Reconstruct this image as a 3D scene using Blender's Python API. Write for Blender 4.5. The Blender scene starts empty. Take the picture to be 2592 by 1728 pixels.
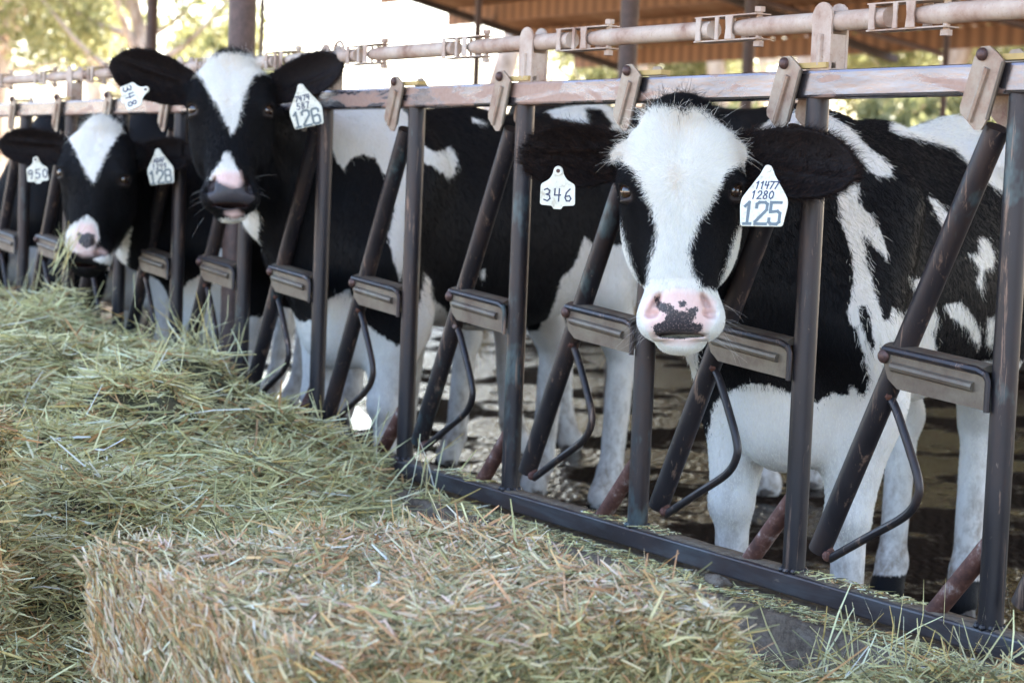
import bpy, math, random
import numpy as np
from mathutils import Matrix, Vector

SC = bpy.context.scene
COL = SC.collection
rng = np.random.default_rng(7)
random.seed(7)

# ------------------------------------------------------------------ camera
cam_d = bpy.data.cameras.new('camera')
cam = bpy.data.objects.new('camera', cam_d)
COL.objects.link(cam)
cam_d.sensor_width = 36.0
cam_d.lens = 69.44
cam_d.clip_start = 0.1
cam_d.clip_end = 3000
Rv, Uv, Dv = Vector((0.53017, 0.84695, 0.03989)), Vector((-0.08871, 0.00863, 0.99602)), Vector((-0.84323, 0.53160, -0.07971))
Rv.normalize(); Dv.normalize(); Uv = Rv.cross(Dv).normalized()
CAM = Vector((3.4094, -2.9319, 1.1752))
cam.matrix_world = Matrix(((Rv.x, Uv.x, -Dv.x, CAM.x), (Rv.y, Uv.y, -Dv.y, CAM.y), (Rv.z, Uv.z, -Dv.z, CAM.z), (0, 0, 0, 1)))
cam_d.dof.use_dof = True
cam_d.dof.focus_distance = 4.3
cam_d.dof.aperture_fstop = 5.0
SC.camera = cam

# ------------------------------------------------------------------ world, sun, exposure
SUN_EL, SUN_AZ = math.radians(52), math.radians(-28)     # azimuth measured from +Y towards +X
world = bpy.data.worlds.new('World'); SC.world = world
world.use_nodes = True
wn = world.node_tree
bg = wn.nodes['Background']
sky = wn.nodes.new('ShaderNodeTexSky'); sky.sky_type = 'NISHITA'; sky.sun_disc = False
sky.sun_elevation = SUN_EL; sky.sun_rotation = SUN_AZ; sky.air_density = 1.0; sky.dust_density = 3.2; sky.ozone_density = 1.0
wn.links.new(sky.outputs[0], bg.inputs[0]); bg.inputs[1].default_value = 0.15
sun_d = bpy.data.lights.new('sun', 'SUN'); sun_d.energy = 5.0; sun_d.angle = math.radians(0.5); sun_d.color = (1.0, .95, .86)
sun = bpy.data.objects.new('sun', sun_d); COL.objects.link(sun)
sdir = Vector((math.sin(SUN_AZ) * math.cos(SUN_EL), math.cos(SUN_AZ) * math.cos(SUN_EL), math.sin(SUN_EL)))
sun.rotation_euler = sdir.to_track_quat('Z', 'Y').to_euler(); sun.location = (-10, 20, 30)
vs = SC.view_settings
vs.view_transform = 'Standard'; vs.look = 'None'; vs.gamma = 1; vs.use_curve_mapping = False
vs.exposure = 3.16
SC.render.engine = 'CYCLES'
SC.cycles.use_denoising = True
SC.cycles.max_bounces = 8
SC.cycles_curves.shape = 'RIBBONS'
SC.cycles_curves.subdivisions = 2

# ------------------------------------------------------------------ object helpers
def tag(o, label=None, cat=None, group=None, kind=None):
    if label: o['label'] = label
    if cat: o['category'] = cat
    if group: o['group'] = group
    if kind: o['kind'] = kind
    return o

def empty(name, loc=(0, 0, 0), rz=0):
    o = bpy.data.objects.new(name, None); COL.objects.link(o)
    o.location = loc; o.rotation_euler = (0, 0, rz); o.empty_display_size = .1
    return o

def link(name, me, parent=None, loc=None):
    o = bpy.data.objects.new(name, me); COL.objects.link(o)
    if parent: o.parent = parent
    if loc is not None: o.location = loc
    return o

def np_mesh(name, V, F, mats, smooth=True, mi=None):
    """V (n,3), F (m,3|4) numpy arrays -> mesh."""
    me = bpy.data.meshes.new(name)
    V = np.asarray(V, np.float32); F = np.asarray(F, np.int32)
    k = F.shape[1]
    me.vertices.add(len(V)); me.vertices.foreach_set('co', V.ravel())
    me.loops.add(F.size); me.loops.foreach_set('vertex_index', F.ravel())
    me.polygons.add(len(F))
    me.polygons.foreach_set('loop_start', np.arange(0, F.size, k, dtype=np.int32))
    me.polygons.foreach_set('use_smooth', np.full(len(F), smooth))
    for m in (mats if isinstance(mats, (list, tuple)) else [mats]): me.materials.append(m)
    if mi is not None: me.polygons.foreach_set('material_index', np.asarray(mi, np.int32))
    me.update(calc_edges=True)
    return me

class MB:
    """collects boxes, tubes, lathes into one mesh"""
    def __init__(s): s.v = []; s.f = []
    def add(s, V, F):
        n = len(s.v); s.v += [tuple(map(float, p)) for p in V]; s.f += [tuple(i + n for i in f) for f in F]
    def box(s, a, b, M=None):
        x0, y0, z0 = a; x1, y1, z1 = b
        V = [(x0, y0, z0), (x1, y0, z0), (x1, y1, z0), (x0, y1, z0), (x0, y0, z1), (x1, y0, z1), (x1, y1, z1), (x0, y1, z1)]
        if M is not None: V = [M @ Vector(p) for p in V]
        s.add(V, [(0, 3, 2, 1), (4, 5, 6, 7), (0, 1, 5, 4), (1, 2, 6, 5), (2, 3, 7, 6), (3, 0, 4, 7)])
        return s
    def bbox(s, a, b, r, M=None):
        """box with chamfered long edges along its longest axis"""
        a = Vector(a); b = Vector(b); d = b - a
        ax = max(range(3), key=lambda i: d[i]); o = [i for i in range(3) if i != ax]
        prof = []
        for (cx, cy, sx, sy) in ((0, 0, 1, 1), (1, 0, -1, 1), (1, 1, -1, -1), (0, 1, 1, -1)):
            px = b[o[0]] if cx else a[o[0]]; py = b[o[1]] if cy else a[o[1]]
            p1 = (px + sx * r, py); p2 = (px, py + sy * r)
            pm = (px + sx * r * .29, py + sy * r * .29)
            seq = [p2, pm, p1] if (cx, cy) in ((0, 0), (1, 1)) else [p1, pm, p2]
            prof += seq
        V = []
        for e in (a[ax], b[ax]):
            for p in prof:
                q = [0, 0, 0]; q[ax] = e; q[o[0]] = p[0]; q[o[1]] = p[1]
                V.append(M @ Vector(q) if M is not None else q)
        n = len(prof); F = [(i, (i + 1) % n, n + (i + 1) % n, n + i) for i in range(n)]
        F += [tuple(reversed(range(n))), tuple(range(n, 2 * n))]
        s.add(V, F); return s
    def tube(s, pts, r, n=12, cap=True):
        pts = [Vector(p) for p in pts]
        rs = r if isinstance(r, (list, tuple)) else [r] * len(pts)
        V = []; F = []
        t0 = (pts[1] - pts[0]).normalized()
        ref = Vector((0, 1, 0)) if abs(t0.y) < .9 else Vector((1, 0, 0))
        nrm = (ref - t0 * ref.dot(t0)).normalized()
        for i, p in enumerate(pts):
            a = pts[max(i - 1, 0)]; b = pts[min(i + 1, len(pts) - 1)]
            t = (b - a).normalized()
            nrm = (nrm - t * nrm.dot(t)).normalized(); bi = t.cross(nrm)
            for k in range(n):
                an = 2 * math.pi * k / n
                V.append(p + (nrm * math.cos(an) + bi * math.sin(an)) * rs[i])
        for i in range(len(pts) - 1):
            for k in range(n):
                k2 = (k + 1) % n
                F.append((i * n + k, i * n + k2, (i + 1) * n + k2, (i + 1) * n + k))
        if cap: F.append(tuple(range(n - 1, -1, -1))); F.append(tuple((len(pts) - 1) * n + k for k in range(n)))
        s.add(V, F); return s
    def ball(s, c, r, n=10, m=6, sc=(1, 1, 1)):
        V = []; F = []
        for i in range(m + 1):
            th = math.pi * i / m
            for k in range(n):
                ph = 2 * math.pi * k / n
                V.append((c[0] + r * sc[0] * math.sin(th) * math.cos(ph), c[1] + r * sc[1] * math.sin(th) * math.sin(ph), c[2] + r * sc[2] * math.cos(th)))
        for i in range(m):
            for k in range(n):
                F.append((i * n + k, (i + 1) * n + k, (i + 1) * n + (k + 1) % n, i * n + (k + 1) % n))
        s.add(V, F); return s
    def prism(s, prof, y0, y1, M=None):
        """profile in (x,z), extruded along y"""
        n = len(prof)
        V = [(x, y0, z) for x, z in prof] + [(x, y1, z) for x, z in prof]
        if M is not None: V = [M @ Vector(p) for p in V]
        F = [tuple(range(n)), tuple(reversed(range(n, 2 * n)))] + [(i, n + i, n + (i + 1) % n, (i + 1) % n) for i in range(n)]
        s.add(V, F); return s
    def mesh(s, name, mat, smooth=30):
        me = bpy.data.meshes.new(name); me.from_pydata(s.v, [], s.f); me.materials.append(mat); me.update()
        if smooth:
            me.polygons.foreach_set('use_smooth', [True] * len(me.polygons))
            me.set_sharp_from_angle(angle=math.radians(smooth))
        return me
    def build(s, name, mat, parent=None, smooth=35): return link(name, s.mesh(name, mat, smooth), parent)

# ------------------------------------------------------------------ materials
def mat(name, build, disp=False):
    m = bpy.data.materials.new(name); m.use_nodes = True
    nt = m.node_tree; b = nt.nodes['Principled BSDF']
    build(nt, b); return m
def N(nt, t, **kw):
    n = nt.nodes.new('ShaderNode' + t)
    for k, v in kw.items():
        if hasattr(n, k): setattr(n, k, v)
        else: n.inputs[k].default_value = v
    return n
def noise(nt, scale, detail=4, rough=.55, co=None, stretch=None, dist=0.0):
    n = N(nt, 'TexNoise'); n.inputs['Scale'].default_value = scale; n.inputs['Detail'].default_value = detail
    n.inputs['Roughness'].default_value = rough; n.inputs['Distortion'].default_value = dist
    if co is None:
        tc = N(nt, 'TexCoord'); co = tc.outputs['Object']
    if stretch:
        mp = N(nt, 'Mapping'); mp.inputs['Scale'].default_value = stretch; nt.links.new(co, mp.inputs[0]); co = mp.outputs[0]
    nt.links.new(co, n.inputs['Vector']); return n.outputs['Fac']
def ramp(nt, fac, stops):
    r = N(nt, 'ValToRGB'); e = r.color_ramp.elements
    while len(e) < len(stops): e.new(.5)
    for el, (p, c) in zip(e, stops):
        el.position = p; el.color = (c, c, c, 1) if not isinstance(c, (tuple, list)) else (*c, 1)
    nt.links.new(fac, r.inputs[0]); return r.outputs[0]
def mix(nt, fac, a, b, mode='MIX'):
    m = N(nt, 'Mix', data_type='RGBA', blend_type=mode)
    for s_, v in ((m.inputs[0], fac), (m.inputs[6], a), (m.inputs[7], b)):
        if hasattr(v, 'is_output'): nt.links.new(v, s_)
        elif isinstance(v, (int, float)): s_.default_value = v
        else: s_.default_value = (*v, 1)
    return m.outputs[2]
def math_(nt, op, a, b=0.0, c=0.0, clamp=False):
    m = N(nt, 'Math', operation=op, use_clamp=clamp)
    for s_, v in zip(m.inputs, (a, b, c)):
        if hasattr(v, 'is_output'): nt.links.new(v, s_)
        else: s_.default_value = v
    return m.outputs[0]
def bump(nt, b, h, strength=.3, dist=.002):
    n = N(nt, 'Bump'); n.inputs['Strength'].default_value = strength; n.inputs['Distance'].default_value = dist
    nt.links.new(h, n.inputs['Height']); nt.links.new(n.outputs[0], b.inputs['Normal'])
def setc(nt, b, k, v):
    if hasattr(v, 'is_output'): nt.links.new(v, b.inputs[k])
    elif isinstance(v, tuple): b.inputs[k].default_value = (*v, 1)
    else: b.inputs[k].default_value = v
def world_co(nt): return N(nt, 'NewGeometry').outputs['Position']

def m_dark_steel(nt, b):
    co = world_co(nt)
    a = noise(nt, 9, 6, .65, co, (1, 1, .25)); f = noise(nt, 60, 5, .7, co, (1, 1, .35))
    c = ramp(nt, a, [(.3, (.015, .013, .016)), (.5, (.025, .021, .024)), (.62, (.042, .027, .024)), (.75, (.024, .031, .037))])
    sc = ramp(nt, f, [(.66, 0.0), (.72, 1.0)])
    c = mix(nt, math_(nt, 'MULTIPLY', sc, .5), c, (.28, .21, .17))
    pt = ramp(nt, noise(nt, 4.5, 5, .7, co, (1, 1, .5)), [(.60, 0.0), (.68, 1.0)])
    c = mix(nt, math_(nt, 'MULTIPLY', pt, .45), c, (.10, .16, .17))
    st = noise(nt, 38, 6, .75, co, (1, 1, .06), .6)
    c = mix(nt, math_(nt, 'MULTIPLY', ramp(nt, st, [(.575, 0.0), (.64, 1.0)]), .6), c, (.26, .165, .12))
    setc(nt, b, 'Base Color', c); setc(nt, b, 'Metallic', .35)
    setc(nt, b, 'Roughness', ramp(nt, a, [(.3, .34), (.7, .52)])); bump(nt, b, f, .25, .001)
def m_rail_dark(nt, b):
    co = world_co(nt)
    a = noise(nt, 5, 6, .65, co, (.35, 1, 1.5)); f = noise(nt, 60, 5, .7, co, (.3, 1, 1)); g = noise(nt, 2.6, 5, .7, co, (.8, 1, 3), .4)
    c = ramp(nt, a, [(.3, (.022, .018, .022)), (.5, (.038, .030, .034)), (.65, (.055, .036, .033))])
    c = mix(nt, math_(nt, 'MULTIPLY', ramp(nt, g, [(.50, 0.0), (.64, 1.0)]), .6), c, (.085, .095, .105))
    c = mix(nt, ramp(nt, f, [(.64, 0.0), (.72, .6)]), c, (.20, .15, .12))
    setc(nt, b, 'Base Color', c); setc(nt, b, 'Metallic', .35); setc(nt, b, 'Roughness', ramp(nt, a, [(.3, .36), (.7, .55)])); bump(nt, b, f, .3, .001)
def m_dust(nt, b):
    co = world_co(nt)
    f = noise(nt, 50, 7, .75, co)
    setc(nt, b, 'Base Color', ramp(nt, f, [(.35, (.10, .075, .055)), (.65, (.20, .16, .12))])); setc(nt, b, 'Roughness', .95); b.inputs['Specular IOR Level'].default_value = .1; bump(nt, b, f, .8, .004)
def m_rail_steel(nt, b):
    co = world_co(nt)
    a = noise(nt, 3.2, 5, .6, co, (1, 1, 4), .6); f = noise(nt, 90, 5, .7, co)
    k = ramp(nt, a, [(.46, 0.0), (.50, 1.0)])
    rust = mix(nt, f, (.20, .11, .082), (.37, .255, .205))
    pol = mix(nt, noise(nt, 5, 3, .5, co, (1, 1, 6)), (.10, .09, .105), (.34, .30, .31))
    setc(nt, b, 'Base Color', mix(nt, k, rust, pol))
    setc(nt, b, 'Metallic', math_(nt, 'MULTIPLY_ADD', k, .6, .3)); setc(nt, b, 'Roughness', ramp(nt, k, [(0, .5), (1, .27)]))
    bump(nt, b, noise(nt, 14, 3, .5, co, (1, 1, 3)), .35, .004)
def m_pipe(nt, b):
    co = world_co(nt)
    a = noise(nt, 7, 6, .65, co); f = noise(nt, 120, 4, .7, co)
    c = ramp(nt, a, [(.32, (.20, .10, .065)), (.44, (.38, .27, .21)), (.6, (.49, .40, .33)), (.8, (.40, .32, .27))])
    c = mix(nt, ramp(nt, f, [(.58, 0.0), (.7, .7)]), c, (.30, .20, .14))
    setc(nt, b, 'Base Color', c); setc(nt, b, 'Metallic', .0); b.inputs['Specular IOR Level'].default_value = .3; setc(nt, b, 'Roughness', .65); bump(nt, b, f, .3, .001)
def m_plate(nt, b):
    co = world_co(nt)
    a = noise(nt, 10, 6, .7, co); f = noise(nt, 180, 4, .7, co)
    c = ramp(nt, a, [(.3, (.060, .036, .028)), (.45, (.105, .080, .060)), (.62, (.145, .122, .092)), (.78, (.080, .086, .074))])
    c = mix(nt, ramp(nt, f, [(.5, 0.0), (.75, .6)]), c, (.10, .065, .05))
    setc(nt, b, 'Base Color', c); setc(nt, b, 'Metallic', .35); setc(nt, b, 'Roughness', .5); bump(nt, b, f, .3, .0008)
def m_latch(nt, b):
    co = world_co(nt)
    a = noise(nt, 12, 6, .7, co); f = noise(nt, 160, 4, .7, co)
    c = ramp(nt, a, [(.3, (.15, .070, .048)), (.45, (.24, .165, .12)), (.62, (.30, .25, .195)), (.8, (.21, .19, .165))])
    c = mix(nt, ramp(nt, f, [(.55, 0.0), (.75, .55)]), c, (.30, .18, .12))
    setc(nt, b, 'Base Color', c); setc(nt, b, 'Metallic', .25); setc(nt, b, 'Roughness', .45); bump(nt, b, f, .3, .0008)
def m_rust(nt, b):
    co = world_co(nt)
    a = noise(nt, 25, 6, .7, co)
    c = ramp(nt, a, [(.38, (.055, .020, .014)), (.54, (.11, .042, .028)), (.62, (.19, .12, .10)), (.72, (.38, .33, .31))])
    setc(nt, b, 'Base Color', c); setc(nt, b, 'Metallic', .1); setc(nt, b, 'Roughness', .75); bump(nt, b, a, .5, .002)
def m_bolt(nt, b):
    c = ramp(nt, noise(nt, 90, 4), [(.35, (.05, .025, .022)), (.7, (.12, .066, .056))])
    setc(nt, b, 'Base Color', c); setc(nt, b, 'Metallic', .4); setc(nt, b, 'Roughness', .5)
def m_column(nt, b):
    co = world_co(nt)
    a = noise(nt, 30, 6, .7, co)
    c = ramp(nt, a, [(.3, (.050, .032, .030)), (.6, (.10, .062, .055)), (.75, (.13, .08, .065))])
    setc(nt, b, 'Base Color', c); setc(nt, b, 'Roughness', .55); setc(nt, b, 'Metallic', .2); bump(nt, b, a, .3, .002)
def m_concrete(nt, b):
    co = world_co(nt)
    a = noise(nt, 5, 8, .7, co); f = noise(nt, 70, 6, .75, co)
    c = ramp(nt, a, [(.3, (.12, .088, .064)), (.55, (.20, .155, .115)), (.75, (.26, .205, .155))])
    c = mix(nt, ramp(nt, f, [(.42, 0.0), (.62, .75)]), c, (.07, .052, .04)); c = mix(nt, ramp(nt, noise(nt, 22, 8, .8, co, (.4, 1, 1)), [(.5, 0.0), (.62, .6)]), c, (.26, .22, .18))
    setc(nt, b, 'Base Color', c); setc(nt, b, 'Roughness', .9); b.inputs['Specular IOR Level'].default_value = .2; bump(nt, b, math_(nt, 'ADD', f, math_(nt, 'MULTIPLY', noise(nt, 14, 6, .7, co), 2.0)), .9, .008)
def m_dirt(nt, b):
    co = world_co(nt)
    a = noise(nt, .35, 8, .65, co); f = noise(nt, 9, 8, .7, co)
    c = mix(nt, a, (.30, .22, .15), (.42, .33, .24)); c = mix(nt, ramp(nt, f, [(.4, 0.0), (.7, .5)]), c, (.2, .15, .1))
    setc(nt, b, 'Base Color', c); setc(nt, b, 'Roughness', .95); bump(nt, b, f, .6, .03)
def m_pen(nt, b):
    co = world_co(nt)
    a = noise(nt, .6, 8, .65, co); f = noise(nt, 9, 8, .7, co)
    c = mix(nt, a, (.050, .034, .024), (.11, .078, .055)); c = mix(nt, ramp(nt, f, [(.4, 0.0), (.7, .5)]), c, (.03, .021, .016))
    setc(nt, b, 'Base Color', c); setc(nt, b, 'Roughness', .95); b.inputs['Specular IOR Level'].default_value = .1; bump(nt, b, f, .8, .04)
def m_wet(nt, b):
    co = world_co(nt)
    a = noise(nt, 1.6, 7, .65, co); f = noise(nt, 26, 5, .6, co)
    c = mix(nt, f, (.010, .0065, .005), (.028, .019, .014))
    setc(nt, b, 'Base Color', c)
    pud = ramp(nt, a, [(.46, 0.0), (.52, 1.0)])
    setc(nt, b, 'Roughness', math_(nt, 'MULTIPLY_ADD', pud, -.80, .88))
    setc(nt, b, 'Specular IOR Level', math_(nt, 'MULTIPLY_ADD', pud, .15, .015))
    w = N(nt, 'TexWave', wave_type='BANDS', bands_direction='DIAGONAL'); w.inputs['Scale'].default_value = 8.5; w.inputs['Distortion'].default_value = 7; w.inputs['Detail'].default_value = 3; w.inputs['Detail Scale'].default_value = 1.6
    nt.links.new(co, w.inputs[0])
    h = math_(nt, 'MULTIPLY_ADD', w.outputs['Fac'], .6, math_(nt, 'MULTIPLY', f, .35))
    bump(nt, b, h, .55, .02)
def m_water(nt, b):
    co = world_co(nt)
    setc(nt, b, 'Base Color', (.016, .011, .008)); setc(nt, b, 'Roughness', .03); b.inputs['IOR'].default_value = 1.45
    w = noise(nt, 7, 3, .5, co, (1, 1.8, 1), .4); f = noise(nt, 22, 3, .5, co, (1, 1.6, 1))
    bump(nt, b, math_(nt, 'MULTIPLY_ADD', f, .35, w), .18, .02)
def m_roof(nt, b):
    co = world_co(nt)
    a = noise(nt, 1.1, 6, .7, co)
    c = ramp(nt, a, [(.3, (.17, .085, .04)), (.5, (.26, .15, .08)), (.7, (.36, .26, .17))])
    setc(nt, b, 'Base Color', c); setc(nt, b, 'Roughness', .6)
def m_purlin(nt, b):
    co = world_co(nt)
    w = N(nt, 'TexWave', wave_type='BANDS', bands_direction='X'); w.inputs['Scale'].default_value = 1.3; w.inputs['Distortion'].default_value = .6; nt.links.new(co, w.inputs[0]); w = w.outputs['Fac']; a = noise(nt, .8, 5, .7, co)
    c = mix(nt, w, (.12, .058, .028), (.30, .155, .075)); c = mix(nt, math_(nt, 'MULTIPLY', a, .4), c, (.36, .2, .1))
    setc(nt, b, 'Base Color', c); setc(nt, b, 'Roughness', .7)
def m_darkwood(nt, b):
    setc(nt, b, 'Base Color', ramp(nt, noise(nt, 4), [(.3, (.025, .018, .016)), (.7, (.05, .036, .03))])); setc(nt, b, 'Roughness', .8)
def m_bark(nt, b):
    co = world_co(nt)
    a = noise(nt, 2.2, 6, .7, co, (1, 1, .35))
    c = ramp(nt, a, [(.35, (.22, .15, .10)), (.5, (.46, .38, .32)), (.65, (.58, .52, .47))])
    setc(nt, b, 'Base Color', c); setc(nt, b, 'Roughness', .85)
def leaf_mat(cols):
    def f(nt, b):
        at = N(nt, 'Attribute', attribute_name='tone')
        c = ramp(nt, at.outputs['Fac'], [(0, cols[0]), (.5, cols[1]), (1, cols[2])])
        setc(nt, b, 'Base Color', c); setc(nt, b, 'Roughness', .5)
        tr = N(nt, 'BsdfTranslucent'); nt.links.new(c, tr.inputs[0])
        ms = N(nt, 'MixShader'); ms.inputs[0].default_value = .5
        nt.links.new(b.outputs[0], ms.inputs[1]); nt.links.new(tr.outputs[0], ms.inputs[2])
        nt.links.new(ms.outputs[0], nt.nodes['Material Output'].inputs[0])
    return f
def m_straw(nt, b):
    at = N(nt, 'Attribute', attribute_name='straw_colour')
    setc(nt, b, 'Base Color', at.outputs['Color']); setc(nt, b, 'Roughness', .55)
    b.inputs['Specular IOR Level'].default_value = .35
    tr = N(nt, 'BsdfTranslucent'); nt.links.new(at.outputs['Color'], tr.inputs[0])
    ms = N(nt, 'MixShader'); ms.inputs[0].default_value = .22
    nt.links.new(b.outputs[0], ms.inputs[1]); nt.links.new(tr.outputs[0], ms.inputs[2])
    nt.links.new(ms.outputs[0], nt.nodes['Material Output'].inputs[0])
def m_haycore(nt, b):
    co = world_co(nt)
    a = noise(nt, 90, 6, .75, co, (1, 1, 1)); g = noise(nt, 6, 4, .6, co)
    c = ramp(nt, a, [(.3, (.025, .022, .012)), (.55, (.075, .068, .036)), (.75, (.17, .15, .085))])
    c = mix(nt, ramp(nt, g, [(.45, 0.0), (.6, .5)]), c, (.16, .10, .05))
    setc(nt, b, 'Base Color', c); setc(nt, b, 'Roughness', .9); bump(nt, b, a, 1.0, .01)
def m_coat(nt, b):
    co = N(nt, 'TexCoord').outputs['Object']
    at = N(nt, 'Attribute', attribute_name='coat'); pk = N(nt, 'Attribute', attribute_name='pink'); sp = N(nt, 'Attribute', attribute_name='spot')
    er = N(nt, 'Attribute', attribute_name='ear'); mud = N(nt, 'Attribute', attribute_name='mud')
    j = noise(nt, 70, 5, .7, co, (1, 1, .22))
    e = math_(nt, 'ADD', at.outputs['Fac'], math_(nt, 'MULTIPLY', math_(nt, 'SUBTRACT', j, .5), .035))
    k = math_(nt, 'MULTIPLY_ADD', e, 160, .5, clamp=True)
    g = noise(nt, 220, 4, .7, co, (1, 1, .2)); g2 = noise(nt, 7, 4, .6, co)
    white = mix(nt, g, (.66, .63, .59), (.86, .85, .83)); white = mix(nt, ramp(nt, g2, [(.45, 0.0), (.75, .35)]), white, (.68, .58, .48))
    mdn = ramp(nt, noise(nt, 16, 6, .75, co, (1, 1, .6)), [(.44, .25), (.62, 1.0)]); white = mix(nt, math_(nt, 'MULTIPLY', mud.outputs['Fac'], mdn), white, (.20, .145, .10))
    black = mix(nt, g, (.0032, .0032, .0042), (.0085, .008, .0095)); black = mix(nt, ramp(nt, g2, [(.5, 0.0), (.8, .5)]), black, (.008, .006, .005))
    black = mix(nt, er.outputs['Fac'], black, (.007, .0038, .0034))
    c = mix(nt, k, white, black)
    pn = noise(nt, 60, 5, .7, co)
    pink = mix(nt, pn, (.68, .42, .37), (.78, .60, .55))
    c = mix(nt, pk.outputs['Fac'], c, pink)
    s = math_(nt, 'ADD', sp.outputs['Fac'], math_(nt, 'MULTIPLY', math_(nt, 'SUBTRACT', noise(nt, 170, 5, .8, co), .5), .026))
    sk = math_(nt, 'MULTIPLY_ADD', s, 500, .5, clamp=True)
    c = mix(nt, math_(nt, 'MULTIPLY', sk, ramp(nt, noise(nt, 260, 3, .6, co), [(.30, .55), (.44, 1.0)])), c, (.040, .036, .042))
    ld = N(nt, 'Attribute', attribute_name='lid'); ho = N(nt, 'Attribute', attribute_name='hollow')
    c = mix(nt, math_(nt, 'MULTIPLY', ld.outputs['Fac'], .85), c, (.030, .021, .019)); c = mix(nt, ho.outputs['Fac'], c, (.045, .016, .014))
    setc(nt, b, 'Base Color', c)
    wet = math_(nt, 'MAXIMUM', math_(nt, 'MAXIMUM', sk, pk.outputs['Fac']), ld.outputs['Fac'])
    setc(nt, b, 'Roughness', math_(nt, 'MULTIPLY_ADD', wet, -.25, .62)); setc(nt, b, 'Specular IOR Level', math_(nt, 'MULTIPLY_ADD', wet, .20, .14))
    b.inputs['Sheen Weight'].default_value = 0.0
    bump(nt, b, math_(nt, 'ADD', g, math_(nt, 'MULTIPLY', noise(nt, 30, 4, .6, co, (1, 1, .3)), 1.5)), .5, .004)
def m_hair(nt, b):
    at = N(nt, 'Attribute', attribute_name='hair_colour')
    setc(nt, b, 'Base Color', at.outputs['Color']); setc(nt, b, 'Roughness', .5); b.inputs['Specular IOR Level'].default_value = .14
def m_eye(nt, b):
    co = N(nt, 'TexCoord').outputs['Object']
    setc(nt, b, 'Base Color', ramp(nt, noise(nt, 50, co=co), [(.4, (.014, .007, .005)), (.7, (.055, .024, .011))]))
    setc(nt, b, 'Roughness', .05); b.inputs['Coat Weight'].default_value = 1.0
def m_tag(nt, b):
    co = N(nt, 'TexCoord').outputs['Object']
    a = noise(nt, 40, 5, .7, co)
    setc(nt, b, 'Base Color', ramp(nt, a, [(.32, (.40, .35, .25)), (.46, (.66, .65, .55)), (.7, (.76, .76, .69))])); setc(nt, b, 'Roughness', .45)
def flat(c, r=.6, metal=0.0):
    def f(nt, b):
        a = noise(nt, 25, 4)
        setc(nt, b, 'Base Color', mix(nt, a, tuple(x * .8 for x in c), tuple(min(1, x * 1.2) for x in c))); setc(nt, b, 'Roughness', r); setc(nt, b, 'Metallic', metal)
    return f
M = {k: mat(k, f) for k, f in dict(
    dark_steel=m_dark_steel, rail_steel=m_rail_steel, rail_dark=m_rail_dark, rail_dust=m_dust, pipe_metal=m_pipe, plate_metal=m_plate, latch_metal=m_latch, rust=m_rust, bolt=m_bolt,
    column_paint=m_column, concrete=m_concrete, dirt=m_dirt, wet_floor=m_wet, pen_soil=m_pen, water=m_water, roof_sheet=m_roof, purlin=m_purlin, dark_wood=m_darkwood,
    bark=m_bark, leaves_yellow=leaf_mat([(.15, .17, .07), (.27, .27, .12), (.42, .39, .19)]), leaves_green=leaf_mat([(.12, .14, .06), (.21, .22, .10), (.33, .32, .16)]),
    straw=m_straw, hay_core=m_haycore, coat=m_coat, hair=m_hair, eye=m_eye, tag_plastic=m_tag,
    tag_ink=flat((.03, .04, .09)), tag_print=flat((.13, .16, .17)), hoof=flat((.075, .058, .046)), yellow_plastic=flat((.40, .27, .09), .6),
    board=flat((.50, .33, .20), .8), white_paint=flat((.8, .8, .78)), blue_paint=flat((.08, .28, .6)), canopy=flat((.42, .36, .30), .7), stone=m_concrete).items()}

# ------------------------------------------------------------------ setting
DROP = .10                                  # the alley floor lies this far below the datum the cows were sized on
GROUND_BOX = MB()
def sheet(name, x0, x1, y0, y1, z, m, nx=1, ny=1):
    xs = np.linspace(x0, x1, nx + 1); ys = np.linspace(y0, y1, ny + 1)
    X, Y = np.meshgrid(xs, ys, indexing='ij')
    V = np.stack([X, Y, np.full_like(X, z)], -1).reshape(-1, 3)
    i, j = np.meshgrid(np.arange(nx), np.arange(ny), indexing='ij'); a = (i * (ny + 1) + j).ravel()
    return tag(link(name, np_mesh(name, V, np.stack([a, a + ny + 1, a + ny + 2, a + 1], -1), m)), kind='structure')
sheet('ground', -900, 900, -900, 900, -.13, M['dirt'])
sheet('wet_alley_floor', -26, 12, .16, 8.5, -DROP, M['wet_floor'])
def puddle(x, y, a, b_, ang, seed):
    r_ = random.Random(seed); ph = [r_.uniform(0, 6.28) for _ in range(5)]
    V = [(0, 0, 0)]; n = 56
    for k in range(n):
        t = 2 * math.pi * k / n; q = 1 + .20 * math.sin(2 * t + ph[0]) + .15 * math.sin(3 * t + ph[1]) + .09 * math.sin(5 * t + ph[2]) + .05 * math.sin(9 * t + ph[3])
        V.append((a * q * math.cos(t), b_ * q * math.sin(t), 0))
    me = bpy.data.meshes.new('puddle'); me.from_pydata(V, [], [(0, 1 + k, 1 + (k + 1) % n) for k in range(n)]); me.materials.append(M['water']); me.update()
    o = link('puddle', me, None, (x, y, -DROP + .004)); o.rotation_euler.z = ang; tag(o, kind='structure')
puddle(-6.75, 1.98, 1.15, .42, -.42, 1); puddle(-11.4, 2.6, 1.4, .6, -.3, 3)
sheet('pen_ground', -34, 16, 8.5, 22, -.112, M['pen_soil'])
kw = MB(); kw.bbox((-26, 8.45, -.12), (12, 8.65, .45), .02); tag(kw.build('pen_wall', M['pen_soil']), 'low dark wall along the far side of the wet alley', 'wall')
fl = MB().box((-26, -9, -.125), (12, -.127, .10)).build('feed_lane', M['concrete'], smooth=0); tag(fl, kind='structure')
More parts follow.
